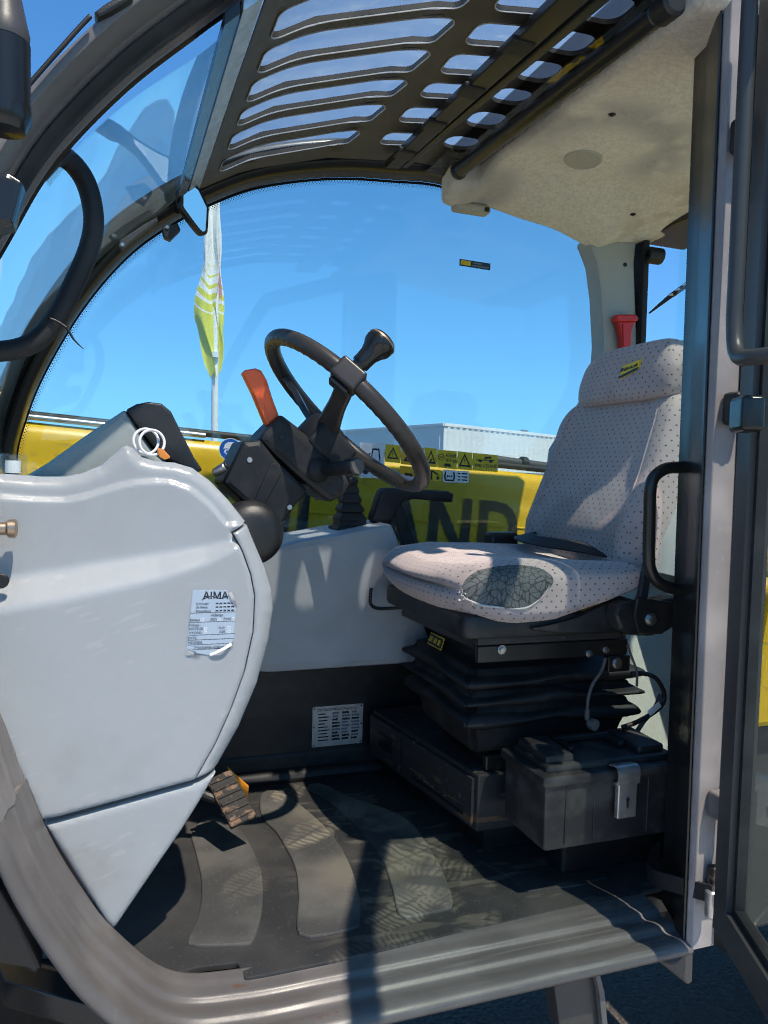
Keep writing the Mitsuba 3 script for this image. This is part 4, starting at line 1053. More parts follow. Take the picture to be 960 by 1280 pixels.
def cushion_section(u, n=64):
    X_ = 0.596 + 0.425 * u
    nose = np.sqrt(max(0.0, 1 - (1 - min(u / 0.11, 1.0)) ** 2))
    tail = np.sqrt(max(0.0, 1 - max(0.0, (u - 0.94) / 0.06) ** 2))
    a = (0.212 + 0.043 * np.sqrt(max(0.0, 1 - (1 - min(u / 0.30, 1)) ** 2))) * (0.9 + 0.1 * tail)
    top = np.interp(u, [0, 0.1, 0.3, 0.6, 1.0], [0.622, 0.634, 0.645, 0.642, 0.632])
    bot = np.interp(u, [0, 0.15, 0.3, 0.5, 0.8, 1.0], [0.546, 0.532, 0.522, 0.524, 0.555, 0.590])
    h = (top - bot) / 2 * (0.15 + 0.85 * nose) * (0.25 + 0.75 * tail)
    c = bot + (top - bot) * (0.5 + 0.10 * (1 - nose))
    y, z = ring2(a, h, n, 3.4)
    side = np.abs(y / a)
    up_ = z > 0
    z = z + np.where(up_, 0.010 * sm(0.45, 0.8, side) - 0.010 * (1 - sm(0.0, 0.55, side)), 0) * nose * tail
    z = z + np.where(up_, 0, -0.012 * sm(0.55, 0.95, side) * (y < 0)) * np.interp(u, [0, 0.2, 0.45, 0.8], [0, 1, 0.8, 0])
    X2 = X_ + 0.035 * (np.abs(y) / 0.24) ** 2.4 * np.interp(u, [0, 0.25, 1], [1, 0.5, 0])
    return np.stack([X2, SY + y, c + z], 1)

us = np.concatenate([np.linspace(0.0, 0.12, 12) ** 1.0, np.linspace(0.14, 0.9, 34), np.linspace(0.92, 1.0, 9)])
cush = loft([cushion_section(u) for u in us])
part(seat, 'cushion', cush, 'seat_fabric', 60, label='dotted fabric seat cushion, worn through at the front edge')
# the worn hole: patterned padding showing, with a frayed rim
def cush_surface(u, k):
    S = cushion_section(u, 256)
    i = int(np.floor(k)) % 256
    fr_ = k - np.floor(k)
    return S[i] * (1 - fr_) + S[(i + 1) % 256] * fr_


def cush_patch(poly, lift, nu=60, nk=70):
    """A piece of the cushion's skin inside a polygon of (lengthwise, around) coordinates, lifted a little off it."""
    g = Polygon(poly)
    b = np.array(g.segmentize(0.8).exterior.coords)[:-1] * 1.0
    lo, hi = b.min(0), b.max(0)
    U_, K_ = np.meshgrid(np.linspace(lo[0], hi[0], nu), np.linspace(lo[1], hi[1], nk))
    q = np.stack([U_.ravel(), K_.ravel()], 1)
    q = q[shapely.contains_xy(g, q[:, 0], q[:, 1])]
    S = np.vstack([b, q])
    dl = Delaunay(S / [0.01, 1.5]).simplices
    c = S[dl].mean(1)
    dl = dl[shapely.contains_xy(g, c[:, 0], c[:, 1])]
    v = A([cush_surface(u, k) for u, k in S])
    v = v + (v - A([0.78, SY, 0.56])) / np.linalg.norm(v - A([0.78, SY, 0.56]), axis=1, keepdims=True) * lift
    return tm(v, dl), v[:len(b)]

PU = spline([(0.438, 121.5), (0.43, 125.5), (0.41, 127.3), (0.38, 128.2), (0.345, 128.8), (0.30, 129.3), (0.25, 129.8), (0.20, 130.2), (0.15, 130.8), (0.102, 132), (0.063, 133.3), (0.035, 134.2), (0.018, 134.3), (0.007, 131.5), (0.004, 126), (0.009, 117), (0.02, 111),
             (0.043, 107), (0.078, 104.5), (0.125, 102.3), (0.184, 100.6), (0.239, 100.3), (0.289, 101), (0.336, 102.4), (0.375, 104.4), (0.407, 107.8), (0.422, 112.5), (0.434, 117)], 140, True)
pm, rimv = cush_patch(PU, 0.0022)
part(seat, 'exposed_padding', pm, 'foam_print', smooth=True, label='dark leaf patterned padding showing through the torn cushion')
rn = np.random.default_rng(5)
lowrim = [v for v, u in zip(rimv, PU[np.linspace(0, len(PU) - 1, len(rimv)).astype(int)]) if u[1] > 126]
lowrim = A(lowrim)[::2]
o = np.argsort(lowrim[:, 0])
lw = lowrim[o] + rn.normal(0, 0.0015, lowrim.shape)
part(seat, 'torn_rim', tube(lw, [0.0006, 0.0014, 0.0024, 0.0014, 0.0026, 0.0012, 0.0005], 7, 90), 'frayed_white', True, label='frayed pale edge of the torn fabric')

tv, tf = [], []
for i in range(40):
    q = lw[rn.integers(0, len(lw))] + rn.normal(0, 0.003, 3) + A([0, -0.001, -0.004])
    e_ = rn.normal(0, 1, (3, 3)) * 0.0022
    b_ = len(tv)
    tv += [q + e_[0], q + e_[1], q + e_[2] * 1.6]
    tf += [(b_, b_ + 1, b_ + 2)]
part(seat, 'frayed_threads', tm(tv, tf), 'frayed_white', False, kind='stuff')

def back_section(v, x0, thick, n=64, wid=1.0, top=False):
    """A level slice of the backrest: its front face x0 behind the front line, thick deep."""
    z = 0.615 + 0.385 * v
    xf = np.interp(v, [0, 0.2, 0.5, 0.8, 1.0], [1.003, 1.012, 1.060, 1.096, 1.118])
    roundt = np.sqrt(max(0.0, 1 - max(0.0, (v - 0.80) / 0.20) ** 2))
    w = (0.222 + 0.006 * math.sin(math.pi * v)) * (0.68 + 0.32 * roundt) * wid
    th = thick * (0.55 + 0.45 * roundt)
    y, x = ring2(w, th / 2, n, 4.0)
    s = np.abs(y / w)
    x = x - np.where(x < 0, 0.016 * sm(0.55, 0.82, s) * (1 - sm(0.9, 1.0, s)), 0) * roundt
    return np.stack([xf + x0 + thick / 2 + x, SY + 0.004 + y, np.full(n, z) + (x - x.mean()) * -0.22], 1)

vs = np.concatenate([np.linspace(0, 0.78, 30), 0.80 + 0.20 * np.sin(np.linspace(0.05, 1, 16) * np.pi / 2)])
part(seat, 'backrest', loft([back_section(v, 0.0, 0.085) for v in vs]), 'seat_fabric', 60, label='tall dotted fabric seat back')
part(seat, 'backrest_shell', loft([back_section(v, 0.058, 0.075, wid=1.005) for v in vs]), 'seat_side', 60, label='plain grey rear side of the seat back')
for s in (-1, 1):
    pts = []
    for v in np.linspace(0.03, 0.93, 14):
        S = back_section(v, 0.0, 0.085)
        i = np.argmin(np.abs(S[:, 1] - (SY + 0.004 + s * 0.165)) + 10 * (S[:, 0] > S[:, 0].mean()))
        pts.append(S[i] + A([-0.0002, 0, 0]))
    part(seat, 'seam', tube(pts, 0.0022, 6, 60), 'seat_fabric', True)

def head_section(v, x0, thick, n=56):
    z = 0.985 + 0.128 * v
    e = np.sqrt(max(0.0, 1 - abs(2 * v - 1) ** 4.5))
    w = 0.192 * np.interp(v, [0, 0.5, 1], [0.95, 1.0, 0.84]) * (0.86 + 0.14 * e)
    th = thick * (0.35 + 0.65 * e)
    y, x = ring2(w, th / 2, n, 4.0)
    curve = 0.03 * (np.abs(y) / 0.19) ** 2.0 * (y > 0)
    zz = np.full(n, z) - 0.022 * sm(0.3, 1.0, y / 0.19) * v
    return np.stack([1.077 + 0.018 * v + x0 + thick / 2 + x + curve, SY - 0.006 + y, zz], 1)

hv = 0.5 - 0.5 * np.cos(np.linspace(0.02, 0.98, 26) * np.pi)
part(seat, 'headrest', loft([head_section(v, 0.0, 0.085) for v in hv]), 'seat_fabric', 60, label='dotted fabric headrest with a yellow badge')
part(seat, 'headrest_shell', loft([head_section(v, 0.05, 0.060) for v in hv * 0.98 + 0.01]), 'seat_side', 60)
# badge on the headrest
bo, bx, by = A((1.085, 1.4237, 1.0513)), A([0.03, -1.0, 0.13]), A([0.12, 0.03, 1.0])
bx /= np.linalg.norm(bx)
by = by - bx * (by @ bx)
by /= np.linalg.norm(by)
MB = np.eye(4)
MB[:3, 0], MB[:3, 1], MB[:3, 2], MB[:3, 3] = bx, by, np.cross(bx, by), bo
def local(m, M):
    m = m.copy()
    m.apply_transform(M)
    return m
part(seat, 'badge', local(slab([(-0.034, -0.014), (0.030, -0.006), (0.036, 0.014), (-0.024, 0.014)], -0.006, 0.0022, 0.0006, 'xy'), MB), 'sticker_yellow')
part(seat, 'badge_stripe', local(slab([(-0.034, -0.014), (0.030, -0.008), (0.032, -0.002), (-0.032, -0.008)], 0.0023, 0.0030, 0.0002, 'xy'), MB), 'ink')
part(seat, 'badge_lettering', local(text('NEW HOLLAND', 0.0062, (-0.017, -0.0005, 0.0023), (1, 0.02, 0), (0, 1, 0), 0.0006, True, 0.046), MB), 'ink', False)
part(seat, 'badge_leaf', local(slab([(-0.028, 0.000), (-0.019, 0.001), (-0.018, 0.009), (-0.0265, 0.008)], 0.0023, 0.0029, 0.0002, 'xy'), MB), 'ink', False)

# seat pan, adjuster, buckle, belt
part(seat, 'seat_pan', slab(fillet([(0.63, 1.275), (1.04, 1.275), (1.06, 1.72), (0.63, 1.72)], 0.03), 0.498, 0.545, 0.012, 'xy'), 'black_plastic', 40)
part(seat, 'pan_side', slab(fillet([(0.736, 0.5202), (0.827, 0.5228), (0.9723, 0.5749), (1.0114, 0.5642), (1.0148, 0.5025), (0.8278, 0.5072)], 0.003), 1.262, 1.285, 0.004), 'black_plastic', 40)
part(seat, 'pull_bar', tube([A([0.66, 1.66, 0.495]), A([0.615, 1.70, 0.487]), A([0.600, 1.72, 0.494]), A([0.598, 1.72, 0.520]), A([0.60, 1.72, 0.533])], 0.004, 8), 'black_rubber', True)
part(seat, 'recliner_cover', slab(fillet([(0.9251, 0.5448), (0.9315, 0.5634), (0.9497, 0.5723), (0.9763, 0.5684), (1.0844, 0.5816), (1.0983, 0.5487), (1.076, 0.5202), (1.0454, 0.5053), (1.0087, 0.5004), (0.9608, 0.5056), (0.9377, 0.5161)], 0.004), 1.225, 1.262, 0.008), 'black_plastic', 40)
part(seat, 'recliner_plate', slab(fillet([(0.9675, 0.5829), (1.0522, 0.5696), (1.0573, 0.5487), (1.0326, 0.5067), (0.9753, 0.5091), (0.9621, 0.544)], 0.003), 1.215, 1.2245, 0.003), 'black_frame', 40)
bolt(seat, (0.9994, 1.214, 0.5379), (0, -1, 0), 0.0095, 0.009)
part(seat, 'buckle_stalk', rbox((-0.010, -0.055, -0.007), (0.010, 0.055, 0.007), 0.004, M=basis(A([1.00, 1.235, 0.615]), (0.0, -1, 0.25), (0.8, 0, -0.3))), 'black_plastic', 40)
part(seat, 'hip_belt', ribbon([A([1.05, 1.71, 0.66]), A([0.98, 1.66, 0.668]), A([0.93, 1.56, 0.664]), A([1.00, 1.42, 0.655]), A([1.06, 1.30, 0.645])], (1, -0.3, 0.25), 0.046, 0.003, 30), 'black_rubber', 40, label='black hip belt lying across the seat')
part(seat, 'buckle', rbox((0.905, 1.70, 0.625), (0.985, 1.745, 0.668), 0.01), 'black_plastic', 40)
part(seat, 'lumbar_bracket', slab(fillet([(1.1112, 0.6965), (1.1398, 0.7033), (1.1718, 0.6593), (1.1743, 0.6166), (1.124, 0.6174)], 0.003), 1.285, 1.31, 0.004), 'black_plastic', 40)

# suspension with bellows and box below
sus = thing('seat_suspension', 'black folded rubber bellows of the seat suspension', 'seat suspension')
lev_ = [(0.470, -0.040), (0.455, -0.036), (0.425, -0.026), (0.408, 0.000), (0.396, 0.024), (0.390, 0.028), (0.384, 0.024), (0.372, -0.002), (0.366, -0.002), (0.356, 0.024), (0.350, 0.029), (0.344, 0.025), (0.334, 0.000), (0.328, -0.001),
        (0.318, 0.018), (0.308, 0.026), (0.302, 0.022), (0.292, 0.006), (0.270, -0.004), (0.240, -0.012), (0.226, -0.020)]
rg = []
lev_ = [tuple(q) for q in spline(lev_, 84)]
for z, o in lev_:
    a_, b_ = 0.190 + o, 0.150 + o
    Q = Polygon([(-a_, -b_), (a_, -b_), (a_, b_), (-a_, b_)]).buffer(-0.028).buffer(0.028, quad_segs=6)
    L = spline(ccw(np.array(Q.exterior.coords)[:-1]), 120, True)
    L = L[np.argsort(np.arctan2(L[:, 1], L[:, 0]))]
    an = np.arctan2(L[:, 1], L[:, 0])
    w_ = meshkit.noise(np.stack([np.cos(an) * 3 + 5, np.sin(an) * 3 + 5, np.full(len(an), z * 30)], -1), 3) - 0.5
    sag = (0.016 * w_ - 0.008 * np.abs(np.sin(an * 2))) * (o > 0.005)
    L = L * (1 + 0.03 * w_[:, None])
    rg.append(np.stack([0.905 + L[:, 0], 1.552 + L[:, 1], np.full(len(L), z) + sag], 1))
part(sus, 'under_block', rbox((0.78, 1.45, 0.181), (1.06, 1.68, 0.232), 0.006), 'black_frame', 40)
part(sus, 'bellows', loft(rg), 'black_rubber', 60)
part(sus, 'upper_frame', slab(fillet([(0.69, 1.345), (1.05, 1.345), (1.05, 1.73), (0.68, 1.73)], 0.008), 0.462, 0.497, 0.004, 'xy'), 'black_frame', 40)
part(sus, 'slide_rail', rbox((0.688, 1.330, 0.440), (1.04, 1.3445, 0.474), 0.003), 'black_frame', 40)
part(sus, 'slide_rail', rbox((0.685, 1.325, 0.476), (1.02, 1.3445, 0.494), 0.003), 'seat_box_paint', 40)
for (px_, r_) in (((0.7391, 1.329, 0.4654), 0.007), ((0.9428, 1.329, 0.447), 0.006), ((0.9838, 1.329, 0.4533), 0.006)):
    bolt(sus, px_, (0, -1, 0), r_, 0.008)
bolt(sus, (1.0102, 1.325, 0.4241), (0, -1, 0), 0.0095, 0.008)
part(sus, 'rail_end', rbox((0.99, 1.3255, 0.405), (1.045, 1.343, 0.439), 0.003), 'black_frame', 40)
TAG = MT = np.eye(4)
MT[:3, :3] = np.stack([A([0, -1.0, 0]), A([0.30, 0, 0.954]), A([-0.954, 0, 0.30])], 1)
MT[:3, 3] = (0.7195, 1.60, 0.425)
part(sus, 'maker_tag', local(slab([(-0.038, -0.014), (0.038, -0.014), (0.038, 0.014), (-0.038, 0.014)], 0.0, 0.0015, 0.0004, 'xy'), MT), 'sticker_yellow', False)
part(sus, 'tag_face', local(slab([(-0.0355, -0.0115), (0.0355, -0.0115), (0.0355, 0.0115), (-0.0355, 0.0115)], 0.0016, 0.002, 0.0001, 'xy'), MT), 'ink', False)
for i, w in enumerate((0.009, 0.003, 0.009, 0.004, 0.009, 0.003)):
    x0 = -0.031 + i * 0.011
    part(sus, 'tag_mark', local(slab([(x0, -0.007), (x0 + w, -0.005), (x0 + w, 0.007), (x0, 0.005)], 0.0021, 0.0024, 0.0001, 'xy'), MT), 'sticker_yellow', False)
box = thing('seat_base_box', 'dark scratched steel box with a drawer under the seat bellows', 'box')
BX = A([(0.742, 1.412), (1.14, 1.412), (1.14, 1.93), (0.676, 1.90)])
part(box, 'body', slab(fillet(BX, 0.004), 0.058, 0.180, 0.005, 'xy'), 'seat_box_paint', 40)
bu = A([0.676 - 0.742, 1.90 - 1.412])
bl_ = np.linalg.norm(bu)
bu /= bl_
bn = A([-bu[1], bu[0]])
def front(s0, s1, z0, z1, d0, d1, name, mat, r=0.002):
    q = [(BX[0] + bu * s_ + bn * d_) for s_, d_ in ((s0, d0), (s1, d0), (s1, d1), (s0, d1))]
    part(box, name, slab(q, z0, z1, r, 'xy'), mat, 40)
front(0.012, 0.315, 0.068, 0.170, 0.0005, 0.008, 'drawer_front', 'seat_box_paint')
front(0.325, 0.485, 0.068, 0.170, 0.0005, 0.010, 'drawer_front', 'seat_box_paint')
front(0.36, 0.43, 0.105, 0.140, 0.0105, 0.014, 'finger_recess', 'black_gloss', 0.001)
front(0.04, 0.26, 0.082, 0.088, 0.0085, 0.010, 'slot', 'black_gloss', 0.0006)
front(0.04, 0.26, 0.094, 0.098, 0.0085, 0.0095, 'slot', 'metal_bracket', 0.0004)
part(box, 'plinth', slab([(0.775, 1.44), (1.2, 1.44), (1.2, 1.92), (0.715, 1.92)], 0.001, 0.0575, 0.004, 'xy'), 'black_plastic')
part(box, 'lock_bracket', rbox((0.765, 1.425, 0.181), (0.84, 1.446, 0.215), 0.004), 'black_frame', 40)

# cables beside the seat
cb = thing('seat_cable', 'grey adjuster cable with a round end knob hanging beside the bellows', 'cable')
part(cb, 'sheath', tube([(0.9765, 1.318, 0.4394), (0.968, 1.318, 0.4131), (0.9479, 1.318, 0.386), (0.9379, 1.318, 0.3534), (0.9378, 1.318, 0.3151)], 0.0036, 8), 'stalk_grey', True)
part(cb, 'ferrule', cyl((0.9368, 1.318, 0.3351), (0.938, 1.318, 0.3117), 0.0055, 12, 0.001), 'stalk_grey')
part(cb, 'end_knob', lathe([(0.0, 0), (0.011, 0.001), (0.012, 0.004), (0.012, 0.016), (0.0, 0.018)], (0.9513, 1.328, 0.3007), (0.25, -1, 0), 20), 'worn_steel', 40)
solo('black_cable_loop', tube([(1.0538, 1.33, 0.3982), (1.0847, 1.33, 0.3963), (1.1167, 1.33, 0.384), (1.1396, 1.33, 0.3511), (1.1368, 1.33, 0.3268), (1.1105, 1.33, 0.3078), (1.0698, 1.33, 0.292), (1.0354, 1.33, 0.2845)], 0.0050, 10), 'black_rubber', 'thick black cable looping out in front of the white rear lining', 'cable', True)
solo('thin_grey_cable', tube([(1.0304, 1.32, 0.4631), (1.044, 1.32, 0.4353), (1.0579, 1.32, 0.4039), (1.0596, 1.32, 0.3731)], 0.0026, 8), 'stalk_grey', 'thin grey cable dropping straight down behind the bellows', 'cable', True)
solo('grey_hose', tube([(1.1569, 1.36, 0.338), (1.1414, 1.36, 0.307), (1.117, 1.36, 0.284), (1.0952, 1.36, 0.2574)], 0.0050, 10), 'stalk_grey', 'grey hose slanting down behind the black tool box', 'hose', True)
solo('cable_tag', ribbon([(1.0979, 1.325, 0.3103), (1.112, 1.325, 0.3196), (1.1262, 1.325, 0.329)], (0.6, 0, 0.7), 0.014, 0.001, 10), 'white_gloss', 'white paper tag wrapped round the looping cable', 'tag')

# ------------------------------------------------------------------ tool box
tb = thing('tool_box', 'black plastic tool box with a metal latch in front of the seat base', 'tool box')
TX, TY, TZ = 0.777, 1.212, 0.108
def tbx(x, y):
    return (TX + x, TY + y)
tp = fillet([tbx(0.0, 0.0), tbx(0.320, 0.0), tbx(0.320, 0.156), tbx(0.0, 0.156)], 0.006)
tc = tp.mean(0)
part(tb, 'body', loft([np.column_stack([tc + (tp - tc) * k_, np.full(len(tp), z)]) for k_, z in ((0.972, TZ), (0.982, TZ + 0.004), (0.99, TZ + 0.065), (1.0, TZ + 0.122))]), 'toolbox_plastic', 30)
lid0 = fillet([tbx(-0.008, -0.008), tbx(0.328, -0.008), tbx(0.328, 0.164), tbx(-0.008, 0.164)], 0.008)
part(tb, 'lid', slab(lid0, TZ + 0.1225, TZ + 0.142, 0.005, 'xy'), 'toolbox_plastic', 30)
part(tb, 'lid_step', slab(fillet([tbx(0.012, 0.014), tbx(0.308, 0.014), tbx(0.308, 0.150), tbx(0.012, 0.150)], 0.010), TZ + 0.1425, TZ + 0.154, 0.007, 'xy', both=False), 'toolbox_plastic', 30)
lid2 = fillet([tbx(0.020, 0.030), tbx(0.082, 0.030), tbx(0.088, 0.142), tbx(0.020, 0.142)], 0.006)
part(tb, 'lid_rib', slab(lid2, TZ + 0.1545, TZ + 0.168, 0.005, 'xy', both=False), 'toolbox_plastic', 30)
part(tb, 'lid_rib', slab(lid2 + A([0.212, 0.0]), TZ + 0.1545, TZ + 0.168, 0.005, 'xy', both=False), 'toolbox_plastic', 30)
for x in (0.045, 0.108, 0.232, 0.285):
    part(tb, 'body_rib', rbox((TX + x, TY - 0.002, TZ + 0.008), (TX + x + 0.0035, TY + 0.0045, TZ + 0.121), 0.0015), 'toolbox_plastic')
hy = TY + 0.085
hz0 = TZ + 0.156
part(tb, 'handle', join(rbox((TX + 0.092, hy + 0.030, hz0 - 0.001), (TX + 0.226, hy + 0.048, hz0 + 0.014), 0.005), rbox((TX + 0.092, hy - 0.02, hz0 - 0.001), (TX + 0.106, hy + 0.034, hz0 + 0.012), 0.004), rbox((TX + 0.212, hy - 0.02, hz0 - 0.001), (TX + 0.226, hy + 0.034, hz0 + 0.012), 0.004)), 'black_plastic', 40)
lx = TX + 0.172
lt = part(tb, 'latch', join(ribbon([A([lx, TY + 0.010, TZ + 0.147]), A([lx, TY - 0.012, TZ + 0.150]), A([lx, TY - 0.020, TZ + 0.139]), A([lx, TY - 0.018, TZ + 0.118])], (1, 0, 0), 0.050, 0.003, 24), rbox((lx - 0.022, TY - 0.0185, TZ + 0.050), (lx + 0.022, TY - 0.006, TZ + 0.119), 0.003)), 'worn_steel', 40, label='worn metal hasp latch')
part(lt, 'keyhole', slab(fillet([(lx - 0.0025, TZ + 0.070), (lx + 0.0025, TZ + 0.070), (lx + 0.0025, TZ + 0.082), (lx + 0.005, TZ + 0.088), (lx, TZ + 0.093), (lx - 0.005, TZ + 0.088), (lx - 0.0025, TZ + 0.082)], 0.001), TY - 0.0186, TY - 0.0192, 0.0002), 'ink', False)
part(lt, 'latch_pin', cyl((lx - 0.028, TY - 0.014, TZ + 0.118), (lx + 0.028, TY - 0.014, TZ + 0.118), 0.0042, 12), 'steel')
solo('tool_box_ledge', rbox((0.88, 1.30, 0.001), (1.16, 1.36, 0.1075), 0.008), 'black_plastic', 'dark ledge under the black tool box', 'ledge', 40)

# ------------------------------------------------------------------ grab handle by the seat, door strap
gh = thing('seat_side_handle', 'black tubular grab handle bent out from the rear door pillar beside the seat', 'grab handle')
part(gh, 'tube', tube([(1.0779, 1.19, 0.8387), (1.0323, 1.19, 0.8341), (0.9988, 1.19, 0.83), (0.9737, 1.19, 0.8142), (0.9659, 1.19, 0.7899), (0.9672, 1.19, 0.7325), (0.9688, 1.19, 0.6718), (0.9743, 1.19, 0.6382), (0.9962, 1.19, 0.6133), (1.0385, 1.19, 0.5986), (1.0891, 1.19, 0.5911)], 0.0115, 14, 100), 'black_frame', True)
st = thing('door_strap', 'black rubber door strap running from the sill to the hinge pin', 'strap')
part(st, 'strap', ribbon([(1.0863, 1.26, 0.0458), (1.0297, 1.22, 0.0467), (0.9861, 1.16, 0.0563), (0.9899, 1.1, 0.0713), (1.0101, 1.03, 0.086)], (0, 0, 1), 0.030, 0.006, 40), 'black_rubber', 40)
part(st, 'hinge_pin', cyl((1.0121, 1.035, 0.0425), (1.0108, 1.035, 0.0918), 0.0115, 18, 0.003), 'worn_steel', 40)
part(st, 'pin_bracket', rbox((1.018, 1.040, 0.055), (1.050, 1.058, 0.125), 0.004), 'metal_bracket', 40)

# ------------------------------------------------------------------ open door
door = thing('cab_door', 'glazed cab door swung open towards the viewer at the right edge', 'door')
HX, HY, OPEN = 1.021, 1.022, math.radians(65)
MD = trimesh.transformations.rotation_matrix(OPEN, [0, 0, 1], [HX, HY, 0])
DP = Polygon(np.vstack([APATH, [(1.0, 1.655)]])).buffer(0.028)
DP = DP.intersection(shapely.box(-1, 0.05, 0.985, 1.655))
DI = DP.buffer(-0.055)
ringp = DP.difference(DI)
m = trimesh.creation.extrude_polygon(ringp.simplify(0.0008), 0.036, engine='earcut')
m.vertices = np.stack([m.vertices[:, 0], 1.012 + m.vertices[:, 2], m.vertices[:, 1]], 1)
part(door, 'frame', local(m, MD), 'dark_frame', 30, label='dark tubular door frame')
mi_ = trimesh.creation.extrude_polygon(DI.difference(DI.buffer(-0.012)).simplify(0.0008), 0.016, engine='earcut')
mi_.vertices = np.stack([mi_.vertices[:, 0], 1.022 + mi_.vertices[:, 2], mi_.vertices[:, 1]], 1)
part(door, 'glazing_seal', local(mi_, MD), 'black_rubber', 30)
gp = np.array(DI.buffer(-0.004).exterior.simplify(0.001).coords)[:-1]
f = mapbox_earcut.triangulate_float64(gp.copy(), np.array([len(gp)], dtype=np.uint32)).reshape(-1, 3).astype(int)
part(door, 'pane', local(tm(np.stack([gp[:, 0], np.full(len(gp), 1.030), gp[:, 1]], 1), f), MD), 'door_glass', label='green tinted door pane')
part(door, 'grab_tube', local(tube([A([0.940, 1.046, 1.69]), A([0.940, 1.070, 1.67]), A([0.940, 1.078, 1.60]), A([0.940, 1.078, 1.15]), A([0.937, 1.078, 1.05]), A([0.915, 1.078, 1.005]), A([0.87, 1.073, 0.995]), A([0.84, 1.05, 0.995])], 0.0125, 14, 120), MD), 'dark_frame', True)
part(door, 'latch_case', local(rbox((0.875, 1.046, 0.885), (0.935, 1.082, 0.940), 0.008), MD), 'black_gloss', 40)
hg = part(cab, 'door_hinge', rbox((1.000, 1.022, 0.905), (1.040, 1.059, 0.962), 0.008), 'black_plastic', 40)
for z in (0.920, 0.948):
    bolt(hg, (1.024, 1.0215, z), (0.1, -1, 0), 0.006, 0.004, 'hinge_bolt')
part(cab, 'door_hinge', rbox((0.985, 1.015, 1.36), (1.030, 1.059, 1.42), 0.010), 'black_plastic', 40)

# ------------------------------------------------------------------ front pillar furniture
fg = thing('front_grab_handle', 'thick black padded grab handle curving in front of the windscreen', 'grab handle')
part(fg, 'grip', tube([(-0.0823, 1.25, 1.264), (-0.0561, 1.25, 1.2522), (-0.0361, 1.25, 1.2299), (-0.0247, 1.25, 1.1989), (-0.0209, 1.25, 1.1618), (-0.0283, 1.25, 1.1219), (-0.0456, 1.25, 1.0762), (-0.0671, 1.25, 1.0268), (-0.0929, 1.25, 0.9892), (-0.1227, 1.25, 0.9704), (-0.1667, 1.25, 0.9609)], 0.0150, 16, 120), 'black_rubber', True)
part(fg, 'bracket', slab(fillet([(-0.0937, 1.2291), (-0.0642, 1.2613), (-0.0534, 1.2517), (-0.083, 1.2059)], 0.003), 1.225, 1.25, 0.004), 'black_frame', 40)
ti = thing('cable_tie', 'thin black cable tie knotted round the padded grab handle', 'cable tie')
part(ti, 'loop', tube([(-0.0789, 1.231, 1.0152), (-0.0682, 1.231, 1.0116), (-0.0551, 1.231, 1.0036)], 0.0022, 6), 'black_plastic', True)
part(ti, 'tail', tube([(-0.0551, 1.231, 1.0036), (-0.0462, 1.231, 0.9881), (-0.0329, 1.231, 0.9751)], [0.0024, 0.0016, 0.0006], 6), 'black_plastic', True)

mr = thing('interior_mirror', 'black framed rear view mirror on the far end of the windscreen trim', 'mirror')
mo = A((0.189, 1.9, 1.4249))
nv = A([0.26, -0.95, -0.13])
nv /= np.linalg.norm(nv)
def plate3(P3, n, back, front, bev, simplify=None):
    """A plate with the given 3-D outline, thick from back to front along n."""
    P3 = A(P3)
    o = P3.mean(0)
    M = basis(o, n, A([0.9, 0.25, 0.1]))
    L = (P3 - o) @ M[:3, :3]
    Q = fillet(L[:, :2], 0.015, 8)
    if simplify:
        Q = ccw(np.array(Polygon(Q).buffer(-simplify).exterior.coords)[:-1])
    return local(slab(Q, back, front, bev, 'xy'), M)
MO3 = [(0.1536, 1.8832, 1.4768), (0.1681, 1.8858, 1.4873), (0.2028, 1.8977, 1.4691), (0.2274, 1.9098, 1.4299), (0.2258, 1.9179, 1.3677), (0.2145, 1.9164, 1.3563), (0.1866, 1.9053, 1.3814), (0.1554, 1.8923, 1.414)]
part(mr, 'housing', plate3(MO3, nv, -0.024, 0.004, 0.007), 'black_plastic', 40)
part(mr, 'glass', plate3(MO3, nv, 0.0042, 0.0052, 0.0003, 0.0085), 'mirror_glass', False)
part(mr, 'stem', tube([mo - nv * 0.02, mo - nv * 0.04 + A([-0.02, 0.03, 0.0]), A((0.1304, 1.96, 1.4733))], 0.008, 10), 'black_frame', True)
clip = thing('blind_clip', 'small black clip with a bright screw on the window arch below the mirror', 'clip')
part(clip, 'body', slab(fillet([(0.1206, 1.3758), (0.1554, 1.3919), (0.1631, 1.3759), (0.1394, 1.3483), (0.1246, 1.3538)], 0.002), 1.93, 1.955, 0.004), 'black_plastic', 40)
part(clip, 'screw', cyl((0.1315, 1.929, 1.377), A((0.1315, 1.929, 1.377)) + [0, -0.003, 0], 0.0045, 12, 0.001), 'steel')
clip = thing('arch_bracket', 'long thin black bracket screwed along the window arch', 'bracket')
part(clip, 'bar', slab(fillet([(0.0224, 1.3182), (0.0258, 1.3334), (0.0788, 1.3775), (0.1075, 1.3983), (0.1112, 1.3895), (0.0542, 1.3371), (0.0296, 1.3117)], 0.0015), 1.93, 1.945, 0.003), 'dark_frame', 40)
part(clip, 'screw', cyl((0.0312, 1.929, 1.3228), A((0.0312, 1.929, 1.3228)) + [0, -0.003, 0], 0.005, 12, 0.001), 'steel')

